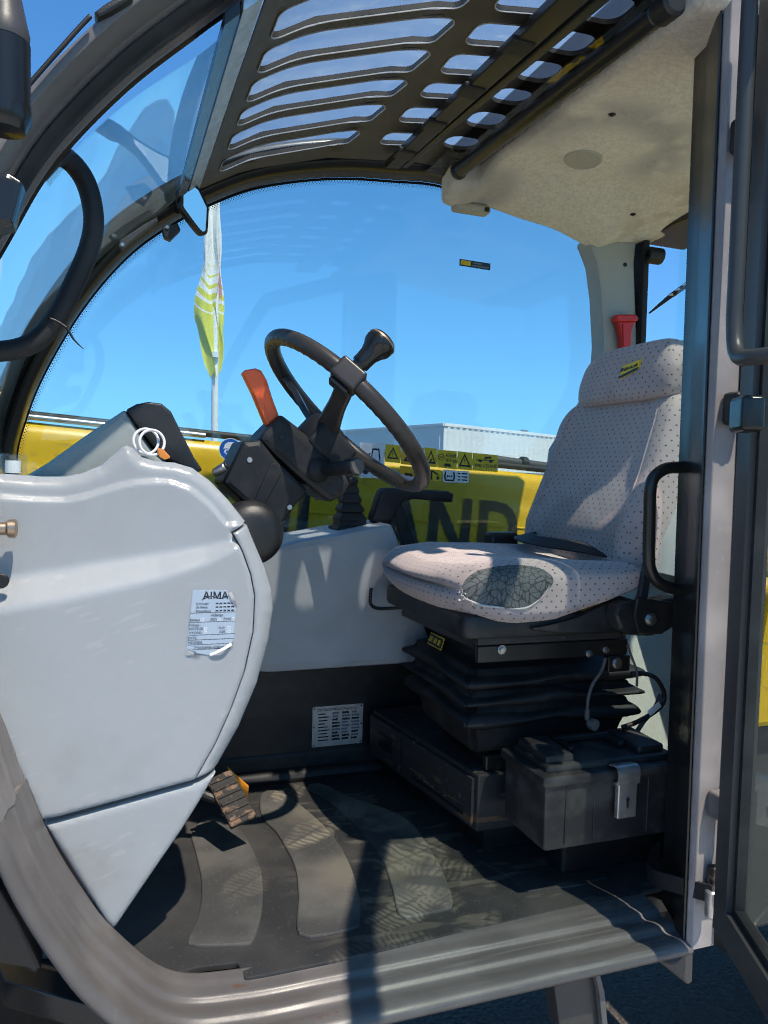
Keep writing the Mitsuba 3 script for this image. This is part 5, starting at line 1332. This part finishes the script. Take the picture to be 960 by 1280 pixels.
# outside: mirror arm by the front pillar, washer hose
ma = thing('mirror_arm', 'black upright mirror arm with a ribbed collar outside the front pillar', 'mirror arm')
o = A((-0.1076, 0.93, 1.2917))
top, mid, bot = A((-0.1091, 0.93, 1.5347)), A((-0.1066, 0.93, 1.2557)), A((-0.1054, 0.93, 1.1762))
part(ma, 'rod', cyl(mid, top, 0.0145, 20), 'dark_frame', 40)
part(ma, 'collar', lathe([(0.0145, 0.055), (0.017, 0.04), (0.023, 0.012), (0.0255, 0.002), (0.0245, -0.006), (0.0, -0.006)], mid, (0, 0, 1), 28), 'dark_frame', 40)
part(ma, 'socket', lathe([(0.0, 0.0), (0.026, 0.0), (0.0265, -0.06), (0.0275, -0.064), (0.0275, -0.080), (0.022, -0.092), (0.0, -0.094)], mid + A([0.0, 0, -0.0075]), (0, 0, 1), 30), 'black_gloss', 40)
part(ma, 'bracket', slab(fillet([(-0.22, 1.00), (-0.095, 1.055), (-0.085, 1.10), (-0.10, 1.108), (-0.16, 1.10), (-0.25, 1.07)], 0.004), 0.91, 0.95, 0.006), 'black_gloss', 40)
part(ma, 'mount', rbox((-0.26, 0.93, 1.02), (-0.20, 1.09, 1.08), 0.008), 'dark_frame', 40)
hs = thing('washer_hose', 'thin black hose running along the outside of the front pillar', 'hose')
part(hs, 'hose', tube([(-0.1051, 1.05, 1.2443), (-0.0753, 1.05, 1.2872), (-0.0396, 1.05, 1.3378), (-0.0241, 1.05, 1.3586)], 0.0030, 8), 'black_rubber', True)
part(hs, 'holder', slab(fillet([(-0.0205, 1.3652), (-0.0085, 1.3776), (0.0101, 1.3936), (0.0271, 1.4035), (0.0254, 1.3914), (0.001, 1.3701), (-0.0139, 1.359)], 0.002), 1.05, 1.075, 0.004), 'black_plastic', 40)

# escape hammer, rear wiper
hm = thing('escape_hammer', 'bright red emergency hammer in its holder on the pale rear pillar', 'hammer')
part(hm, 'head', slab(fillet([(1.406, 1.2883), (1.4112, 1.2959), (1.4765, 1.3023), (1.4858, 1.2914), (1.4806, 1.2814), (1.4095, 1.2746)], 0.002), 1.915, 1.945, 0.005), 'red_plastic', 40)
part(hm, 'handle', slab(fillet([(1.4152, 1.2752), (1.4748, 1.2809), (1.4648, 1.2539), (1.4642, 1.2113), (1.4602, 1.1778), (1.4403, 1.1762), (1.4326, 1.2133), (1.425, 1.2503)], 0.002), 1.918, 1.942, 0.004), 'red_plastic', 40)
part(hm, 'handle_rib', slab(fillet([(1.4283, 1.2695), (1.4424, 1.2708), (1.4435, 1.1982), (1.435, 1.1975)], 0.001), 1.9175, 1.9135, 0.0012), 'red_plastic', 40)
wp_ = thing('rear_wiper', 'black wiper blade outside the rear window', 'wiper')
w0, w1 = A((1.71, 2.1515, 1.3742)), A((1.71, 1.9072, 1.4516))
part(wp_, 'blade', hull([(w0, 0.003), (w0 * 0.6 + w1 * 0.4 + A([0, 0, 0.006]), 0.006), (w1, 0.008)]), 'black_rubber', 40)
part(wp_, 'arm', tube([w0 * 0.6 + w1 * 0.4 + A([0.012, 0, 0.006]), w1 + A([0.02, 0, 0.004])], 0.004, 8), 'black_frame', True)
for t in (0.45, 0.58, 0.70):
    p_ = w0 * (1 - t) + w1 * t
    part(wp_, 'blade_clip', rbox(p_ - A([0.011, 0.008, 0.002]), p_ + A([0.004, 0.008, 0.004]), 0.001), 'worn_steel')

# ------------------------------------------------------------------ stickers on the far window
GY = 2.0405
def decal(name, P, mat, label, cat='sticker', group=None):
    k = thing(name, label, cat, group)
    part(k, 'film', slab(P, GY, GY - 0.0006, 0.0001), mat, False)
    return k
def frame_of(P):
    P = A(P)
    o = A([P[3][0], GY - 0.0008, P[3][1]])
    x = A([P[2][0] - P[3][0], 0, P[2][1] - P[3][1]])
    y = A([P[0][0] - P[3][0], 0, P[0][1] - P[3][1]])
    return o, x, y
def marks(k, P, polys, mat='ink', name='mark'):
    """Printed shapes on a four cornered film, in unit coordinates of the film."""
    o, x, y = frame_of(P)
    for q in polys:
        w = A([o + x * u + y * v for u, v in q])
        part(k, name, slab(w[:, [0, 2]], GY - 0.0007, GY - 0.0010, 0.00005), mat, False)
def dtext(k, P, s, u, v, h, w, bold=False, mat='ink'):
    o, x, y = frame_of(P)
    part(k, 'lettering', text(s, h * np.linalg.norm(y), o + x * u + y * v, x, y, 0.0003, bold, w * np.linalg.norm(x)), mat, False)
def tri(cx, cy, r, t=0.8):
    a = [(cx, cy + r), (cx + r * 0.95, cy - r * 0.7), (cx - r * 0.95, cy - r * 0.7)]
    b = [(cx, cy + r * 0.62), (cx + r * 0.62, cy - r * 0.48), (cx - r * 0.62, cy - r * 0.48)]
    return [[a[0], a[1], b[1], b[0]], [a[1], a[2], b[2], b[1]], [a[2], a[0], b[0], b[2]]]
BANG = lambda cx, cy, r: [[(cx - 0.035, cy + r * 0.36), (cx + 0.035, cy + r * 0.36), (cx + 0.02, cy - r * 0.15), (cx - 0.02, cy - r * 0.15)], [(cx - 0.025, cy - r * 0.25), (cx + 0.025, cy - r * 0.25), (cx + 0.025, cy - r * 0.38), (cx - 0.025, cy - r * 0.38)]]
P1 = [(0.6655, 0.8923), (0.739, 0.8909), (0.7397, 0.7941), (0.666, 0.7943)]
k = decal('machine_diagram_sticker', P1, 'sticker_white', 'pale square sticker with a line drawing of a wheeled machine behind the steering wheel')
mk = [[(0.12, 0.30), (0.88, 0.30), (0.92, 0.42), (0.70, 0.46), (0.10, 0.42)], [(0.42, 0.48), (0.50, 0.85), (0.78, 0.85), (0.84, 0.48), (0.79, 0.48), (0.74, 0.80), (0.54, 0.80), (0.47, 0.48)], [(0.05, 0.60), (0.42, 0.72), (0.42, 0.67), (0.05, 0.54)]]
marks(k, P1, mk)
for cx in (0.24, 0.76):
    marks(k, P1, [[(cx + 0.14 * math.cos(a), 0.22 + 0.12 * math.sin(a)) for a in np.linspace(0, 2 * np.pi, 15)[:-1]]])
    marks(k, P1, [[(cx + 0.06 * math.cos(a), 0.22 + 0.05 * math.sin(a)) for a in np.linspace(0, 2 * np.pi, 9)[:-1]]], 'sticker_white', 'wheel_centre') if False else None
P2 = [(0.7414, 0.891), (0.7875, 0.8884), (0.7867, 0.8385), (0.7406, 0.8415)]
k = decal('warning_sticker', P2, 'sticker_yellow', 'small yellow sticker with an exclamation triangle beside the machine drawing')
marks(k, P2, tri(0.5, 0.48, 0.40) + BANG(0.5, 0.48, 0.40))
P3 = [(0.7899, 0.8885), (0.859, 0.8845), (0.8584, 0.8318), (0.7892, 0.8363)]
k = decal('warning_sticker', P3, 'sticker_orange', 'orange yellow sticker with a warning triangle just above the lower wheel rim')
marks(k, P3, tri(0.5, 0.48, 0.42))
marks(k, P3, [[(0.35, 0.28), (0.55, 0.5), (0.65, 0.42), (0.45, 0.24)]])
P4 = [(0.8614, 0.8869), (0.8992, 0.8839), (0.9011, 0.8308), (0.8609, 0.8318)]
k = decal('warning_sticker', P4, 'sticker_yellow', 'narrow yellow sticker with a warning triangle right of the wheel rim')
marks(k, P4, tri(0.5, 0.46, 0.42))
marks(k, P4, [[(0.38, 0.24), (0.52, 0.45), (0.62, 0.40), (0.5, 0.24)]])
P5 = [(0.9008, 0.8816), (0.963, 0.8794), (0.965, 0.8259), (0.9026, 0.8309)]
k = decal('speed_sticker', P5, 'sticker_yellow', 'yellow sticker reading 40 km/h and 2400 rpm on the far window')
dtext(k, P5, '40 km/h', 0.42, 0.66, 0.22, 0.52, True)
dtext(k, P5, '2400 rpm', 0.38, 0.38, 0.20, 0.58, True)
o, x, y = frame_of(P5)
part(k, 'gauge', tube([o + x * (0.20 + 0.14 * math.cos(a)) + y * (0.60 + 0.17 * math.sin(a)) for a in np.linspace(0, 2 * np.pi, 13)[:-1]], 0.0011, 5, 30, closed=True), 'ink', False)
marks(k, P5, [[(0.10, 0.58), (0.30, 0.58), (0.30, 0.63), (0.10, 0.63)], [(0.36, 0.08), (0.52, 0.12), (0.68, 0.08), (0.68, 0.26), (0.52, 0.30), (0.36, 0.26)]])
P6 = [(0.9646, 0.8795), (1.0124, 0.8767), (1.0144, 0.825), (0.9665, 0.8271)]
k = decal('warning_sticker', P6, 'sticker_yellow', 'yellow sticker with a large exclamation triangle left of the 10 km/h notice')
marks(k, P6, tri(0.5, 0.48, 0.44) + BANG(0.5, 0.48, 0.44))
P7 = [(1.0139, 0.8767), (1.0972, 0.8728), (1.0992, 0.8228), (1.0159, 0.8251)]
k = decal('speed_sticker', P7, 'sticker_yellow', 'yellow sticker reading Vmax = 10 km/h at the right end of the row')
dtext(k, P7, 'Vmax = 10 km/h', 0.06, 0.22, 0.20, 0.88, True)
marks(k, P7, [[(0.15, 0.58), (0.85, 0.62), (0.85, 0.68), (0.15, 0.64)], [(0.45, 0.70), (0.75, 0.74), (0.72, 0.86), (0.50, 0.82)]] + [[(cx + 0.07 * math.cos(a), 0.58 + 0.09 * math.sin(a)) for a in np.linspace(0, 2 * np.pi, 11)[:-1]] for cx in (0.30, 0.72)])
P8 = [(0.7869, 0.8317), (0.8386, 0.8288), (0.8378, 0.7807), (0.786, 0.784)]
k = decal('warning_sticker', P8, 'sticker_orange', 'orange square sticker half hidden below the steering wheel rim')
marks(k, P8, [[(0.3, 0.2), (0.45, 0.2), (0.45, 0.45), (0.6, 0.45), (0.6, 0.2), (0.75, 0.2), (0.75, 0.6), (0.3, 0.6)]])
P9 = [(0.8399, 0.8266), (0.9166, 0.822), (0.9152, 0.7895), (0.8398, 0.7922)]
k = decal('boom_warning_sticker', P9, 'sticker_yellow', 'yellow sticker with a triangle and a raised boom pictogram in the lower row')
marks(k, P9, tri(0.25, 0.44, 0.40)[:3] if False else [[(0.06, 0.15), (0.25, 0.85), (0.30, 0.85), (0.12, 0.15)], [(0.25, 0.85), (0.30, 0.85), (0.46, 0.15), (0.40, 0.15)], [(0.06, 0.12), (0.46, 0.12), (0.46, 0.20), (0.06, 0.20)]])
marks(k, P9, [[(0.55, 0.12), (0.63, 0.12), (0.63, 0.88), (0.55, 0.88)], [(0.60, 0.80), (0.85, 0.5), (0.90, 0.58), (0.64, 0.9)], [(0.80, 0.15), (0.92, 0.15), (0.92, 0.42), (0.80, 0.42)]])
P10 = [(0.9216, 0.8245), (0.9625, 0.8234), (0.9626, 0.7872), (0.9216, 0.7885)]
k = decal('tyre_sticker', P10, 'sticker_white', 'white sticker with a black tyre pictogram in the lower row')
marks(k, P10, [[(0.12, 0.15), (0.24, 0.15), (0.20, 0.5), (0.24, 0.85), (0.12, 0.85), (0.06, 0.5)], [(0.88, 0.15), (0.76, 0.15), (0.80, 0.5), (0.76, 0.85), (0.88, 0.85), (0.94, 0.5)], [(0.14, 0.10), (0.86, 0.10), (0.80, 0.24), (0.20, 0.24)], [(0.25, 0.5), (0.38, 0.62), (0.38, 0.38)], [(0.75, 0.5), (0.62, 0.62), (0.62, 0.38)], [(0.42, 0.44), (0.58, 0.44), (0.58, 0.56), (0.42, 0.56)]])
P11 = [(0.9631, 0.8228), (1.004, 0.8224), (1.0041, 0.7871), (0.9638, 0.7884)]
k = decal('pressure_sticker', P11, 'sticker_white', 'white sticker with three short printed lines at the end of the lower row')
for v in (0.72, 0.45, 0.18):
    marks(k, P11, [[(0.12, v), (0.35, v), (0.35, v + 0.1), (0.12, v + 0.1)], [(0.45, v), (0.88, v), (0.88, v + 0.12), (0.45, v + 0.12)]])
P12 = [(0.9512, 1.4317), (1.0506, 1.4301), (1.0501, 1.4104), (0.9506, 1.4123)]
k = decal('window_label', P12, 'sticker_teal', 'small dark blue label with a yellow corner high on the far window')
marks(k, P12, [[(0.04, 0.2), (0.36, 0.2), (0.36, 0.85), (0.04, 0.85)]], 'sticker_yellow')
marks(k, P12, [[(0.44, 0.62), (0.72, 0.62), (0.72, 0.78), (0.44, 0.78)], [(0.42, 0.22), (0.95, 0.22), (0.95, 0.40), (0.42, 0.40)]], 'ink_grey')
hc = A((0.3082, 2.0405, 0.8581))
k = thing('helmet_sign', 'round blue sticker with a white helmeted head left of the steering column', 'sticker')
part(k, 'disc', lathe([(0, 0), (0.0300, 0.0), (0.0300, 0.0006), (0, 0.0006)], hc, (0, -1, 0), 36), 'sticker_white', 40)
part(k, 'blue_field', lathe([(0, 0), (0.0282, 0.0), (0.0282, 0.0003), (0, 0.0003)], hc + A([0, -0.0007, 0]), (0, -1, 0), 36), 'sticker_blue', 40)
def hpoly(P, mat, d):
    part(k, 'pictogram', slab([(hc[0] + x * 0.0282, hc[2] + z * 0.0282) for x, z in P], hc[1] - d, hc[1] - d - 0.0003, 0.00005), mat, False)
hpoly([(-0.62, 0.15), (-0.5, 0.5), (-0.2, 0.7), (0.2, 0.7), (0.48, 0.52), (0.58, 0.15), (0.66, 0.08), (-0.70, 0.08)], 'sticker_white', 0.0011)
hpoly([(-0.5, 0.0), (0.5, 0.0), (0.45, -0.4), (0.30, -0.45), (0.28, -0.72), (-0.28, -0.72), (-0.30, -0.5), (-0.62, -0.25)], 'sticker_white', 0.0011)
hpoly([(-0.36, -0.08), (0.40, -0.08), (0.34, -0.30), (0.10, -0.36), (0.14, -0.66), (-0.20, -0.66), (-0.22, -0.42), (-0.46, -0.24)], 'sticker_blue', 0.0015)

# ------------------------------------------------------------------ boom on the far side
boom = thing('telescopic_boom', 'yellow telescopic boom lettered in black lying along the far side of the cab', 'boom')
BY = 2.50
def bz(x):
    return 0.918 - 0.062 * x
def bpt(x, dz, y=BY):
    return (x, y, bz(x) + dz)
def bsec(x, prof):
    return [(x, y, bz(x) + z) for y, z in prof]
main_prof = spline([(2.50, -0.035), (2.515, -0.008), (2.54, 0.0), (2.80, 0.0), (2.825, -0.01), (2.84, -0.04), (2.84, -0.42), (2.82, -0.46), (2.52, -0.46), (2.50, -0.43), (2.494, -0.145), (2.499, -0.135)], 60, True)
part(boom, 'outer_section', loft([bsec(x, main_prof) for x in (-0.30, 1.0, 2.2, 3.6)]), 'yellow_paint', 40)
inner_prof = [(y * 0.86 + 0.374, z * 0.86 - 0.032) for y, z in main_prof]
part(boom, 'inner_section', loft([bsec(x, inner_prof) for x in (-2.6, -1.0, -0.301)]), 'yellow_paint', 40)
part(boom, 'wear_collar', loft([bsec(x, [((y - 2.67) * 1.05 + 2.67, (z + 0.23) * 1.05 - 0.23) for y, z in main_prof]) for x in (-0.36, -0.24)]), 'yellow_paint', 40)
part(boom, 'side_bulge', slab(fillet([(-0.1191, 0.7798), (-0.0493, 0.8533), (-0.0046, 0.8695), (0.2529, 0.8703), (0.2564, 0.6707), (-0.118, 0.6662)], 0.02), 2.46, 2.52, 0.018), 'yellow_paint', 40)
part(boom, 'top_hose', tube([bpt(x, 0.022, 2.54) for x in (-1.2, 0.2, 1.2, 2.4)], 0.012, 10, 20), 'black_rubber', True)
part(boom, 'top_pipe', tube([bpt(x, 0.014, 2.515) for x in (-0.9, -0.2, 0.3)], 0.009, 10, 20), 'worn_steel', True)
part(boom, 'cylinder_tube', tube([A((1.317, 2.56, 0.8772)), A((1.4901, 2.56, 0.8623)), A((1.6491, 2.56, 0.849))], 0.018, 14, 12), 'dark_frame', True)
part(boom, 'hose_clamp', cyl((1.4728, 2.56, 0.8647), (1.5005, 2.56, 0.8626), 0.026, 16, 0.003), 'black_plastic', 40)
slope = A([1, 0, -0.062])
txt = 'HOLLAND'
xe, xs = 1.405, 0.18
part(boom, 'lettering', text(txt, 0.215, A([xs, 2.4915, bz(xs) - 0.335]), slope, (0.062, 0, 1), 0.0012, True, xe - xs), 'letter_black', False, label='large black painted letters reading HOLLAND')
part(boom, 'weld_bead', tube([bpt(x, -0.205, 2.4945) for x in (-0.3, 1.0, 3.5)], 0.004, 6, 20), 'yellow_paint', True)
part(boom, 'data_text', join(*[rbox(A(bpt(-0.02, -0.075 - i * 0.012, 2.4945)), A(bpt(-0.02, -0.070 - i * 0.012, 2.4955)) + A([0.07 - 0.01 * (i % 2), 0, 0]), 0.0003) for i in range(3)]), 'ink_grey', False)

# machine body behind and below the cab
ch = thing('machine_chassis', 'dark chassis frame under the cab with a rusty step plate and hanging brackets', 'chassis')
part(ch, 'rail', rbox((-2.4, 1.75, -0.50), (3.4, 2.25, -0.10), 0.02), 'black_frame', 40)
part(ch, 'step_plate', slab(fillet([(0.7462, -0.0559), (0.8254, -0.0524), (0.8436, -0.0781), (0.8524, -0.117), (0.8615, -0.1937), (0.7679, -0.1725)], 0.006), 1.12, 1.16, 0.004), 'dark_frame', 40)
part(ch, 'step_edge', slab([(0.8222, -0.0575), (0.8324, -0.0595), (0.8483, -0.107), (0.8611, -0.19), (0.849, -0.1873), (0.8365, -0.1075)], 1.105, 1.1195, 0.002), 'sill_paint', 40)
part(ch, 'hanger', slab(fillet([(0.9709, -0.0619), (1.0751, -0.0496), (1.0778, -0.158), (1.0665, -0.162), (0.9779, -0.088)], 0.004), 1.14, 1.165, 0.004), 'dark_frame', 40)
part(ch, 'bush', cyl((1.0155, 1.135, -0.075), (1.0737, 1.2, -0.1251), 0.028, 22, 0.004), 'dark_frame', 40)
part(ch, 'peg', cyl((0.8344, 1.1, -0.0461), (0.8302, 1.1, -0.0613), 0.008, 12, 0.002), 'worn_steel', 40)
part(ch, 'front_bracket', slab(fillet([(-0.1936, 0.2329), (-0.1333, 0.2005), (-0.1083, 0.1495), (-0.0782, 0.0727), (-0.0856, 0.0598), (-0.1224, 0.0932), (-0.1932, 0.1068)], 0.006), 1.18, 1.22, 0.006), 'black_frame', 40)
fd = thing('rear_fender', 'yellow rear fender behind the cab seen through the door pane', 'fender')
part(fd, 'skin', slab(fillet([(1.10, 0.36), (1.60, 0.36), (1.60, 0.62), (1.14, 0.62)], 0.02), 1.06, 1.19, 0.012), 'yellow_paint', 40)
part(fd, 'lower_skin', slab(fillet([(1.10, -0.05), (1.60, -0.05), (1.60, 0.352), (1.10, 0.352)], 0.01), 1.10, 1.19, 0.008), 'dark_frame', 40)
rb = thing('engine_cover', 'yellow and black engine cover glimpsed through the open door pane', 'engine cover')
part(rb, 'cover', rbox((1.72, 1.00, 0.02), (2.9, 1.95, 0.62), 0.06), 'yellow_paint', 40)
part(rb, 'lower_panel', rbox((1.70, 0.98, -0.35), (2.92, 1.97, 0.015), 0.03), 'black_plastic', 40)

# ------------------------------------------------------------------ yard: flag on its pole, warehouse
fp = thing('flag_pole', 'white flag pole standing beyond the yellow boom', 'flag pole')
part(fp, 'pole', cyl((1.60, 12.0, -0.8), (1.49, 12.0, 6.6), 0.052, 20), 'white_gloss', 40)
part(fp, 'pole_base', lathe([(0.2, 0), (0.2, 0.03), (0.08, 0.05), (0.075, 0.18), (0.0, 0.18)], (1.60, 12.0, -0.8), (0, 0, 1), 24), 'white_gloss', 40)
part(fp, 'clip', cyl((1.5331, 11.94, 2.6062), (1.5347, 11.94, 2.522), 0.066, 16), 'ring_plastic', 40)
fl = thing('flag', 'limp white and yellow striped flag hanging down its pole', 'flag')
nu, nv_ = 36, 90
keyz = [6.45, 4.85, 3.95, 3.40, 3.10, 2.75, 2.45, 2.30]
lft = [0.05, 0.12, 0.19, 0.29, 0.32, 0.24, 0.13, 0.05]
rgt = [0.05, 0.09, 0.11, 0.13, 0.15, 0.14, 0.09, 0.03]
V, F_, UV = [], [], []
for j in range(nv_ + 1):
    t = j / nv_
    z = 2.30 + (6.45 - 2.30) * t
    l, r = np.interp(z, keyz[::-1], lft[::-1]), np.interp(z, keyz[::-1], rgt[::-1])
    px0 = 1.60 + (1.49 - 1.60) * (z + 0.8) / 7.4
    for i in range(nu + 1):
        s = i / nu
        x = px0 - l + (l + r) * s
        wob = 0.02 * math.sin(z * 7 + s * 9) * (1 - t) * 1.2
        y = 12.0 - 0.085 - 0.10 * math.sin(s * 10 + z * 1.6) * (0.25 + l) + (0.18 if s > 0.72 else 0.0) * sm(0.72, 0.8, s)
        V.append((x + wob, y, z - 0.10 * abs(math.sin(s * 7 + 1)) * (t < 0.12) * (1 - t / 0.12)))
        UV.append((s, np.interp(t, [0, 1], [0.0, 1.0])))
for j in range(nv_):
    for i in range(nu):
        a = j * (nu + 1) + i
        F_ += [(a, a + 1, a + nu + 2), (a, a + nu + 2, a + nu + 1)]
part(fl, 'cloth', tm(V, F_), 'flag_cloth', smooth=True, uv=A(UV))

wh = thing('warehouse', 'long white ribbed metal warehouse beyond the boom', 'warehouse')
c0, cl, cr = A((28.9607, 64.2663, 5.5401)), A((18.0892, 110.7718, 4.2366)), A((78.3981, 88.8812, 5.4516))
def ribwall(a, b, z0, z1, pitch=0.9):
    d = b - a
    L = np.linalg.norm(d[:2])
    u = d / L
    n = A([u[1], -u[0]])
    if n @ (-a[:2]) < 0:
        n = -n
    V, F_ = [], []
    m_ = int(L / pitch)
    for i in range(m_):
        for fx, dp in ((0.0, 0.0), (0.50, 0.0), (0.58, 0.09), (0.92, 0.09)):
            q = a[:2] + u[:2] * (i + fx) * pitch + n * dp
            V += [(q[0], q[1], z0), (q[0], q[1], z1)]
    for i in range(len(V) // 2 - 1):
        F_ += [(2 * i, 2 * i + 2, 2 * i + 3), (2 * i, 2 * i + 3, 2 * i + 1)]
    return tm(V, F_)
ztop = c0[2]
for z_, p_ in ((-0.8, 0),):
    part(wh, 'front_wall', ribwall(c0, A([cl[0], cl[1], ztop]), -0.8, ztop), 'white_cladding', False)
    part(wh, 'side_wall', ribwall(c0, A([cr[0], cr[1], ztop]), -0.8, ztop), 'white_cladding', False)
back = A([cl[0], cl[1]]) + A([cr[0], cr[1]]) - c0[:2]
rf = [(c0[0], c0[1]), (cr[0], cr[1]), (back[0], back[1]), (cl[0], cl[1])]
part(wh, 'roof', slab(rf, ztop - 0.30, ztop - 0.05, 0.02, 'xy'), 'white_cladding', False)
def parapet(a, b):
    d = (b - a)[:2]
    u = d / np.linalg.norm(d)
    n = A([u[1], -u[0]])
    if n @ (-a[:2]) < 0:
        n = -n
    q = [a[:2] + n * 0.12, b[:2] + n * 0.12, b[:2] - n * 0.2, a[:2] - n * 0.2]
    return slab(q, ztop, ztop + 0.28, 0.02, 'xy')
part(wh, 'parapet', parapet(c0, A([cl[0], cl[1], ztop])), 'white_gloss', False)
part(wh, 'parapet', parapet(c0 + A([0, 0, 0.0]), A([cr[0], cr[1], ztop])), 'white_gloss', False)
fx_ = A((42.9878, 74.0855, 5.7427))
part(wh, 'floodlight', rbox((fx_[0] - 0.3, fx_[1] - 0.3, ztop + 0.3), (fx_[0] + 0.3, fx_[1] + 0.3, ztop + 0.8), 0.05), 'ink_grey', 30)
part(wh, 'base_band', ribwall(c0 + A([0, -0.2, 0]), A([cr[0], cr[1] - 0.2, ztop]), -0.8, 1.6), 'ink_grey', False)
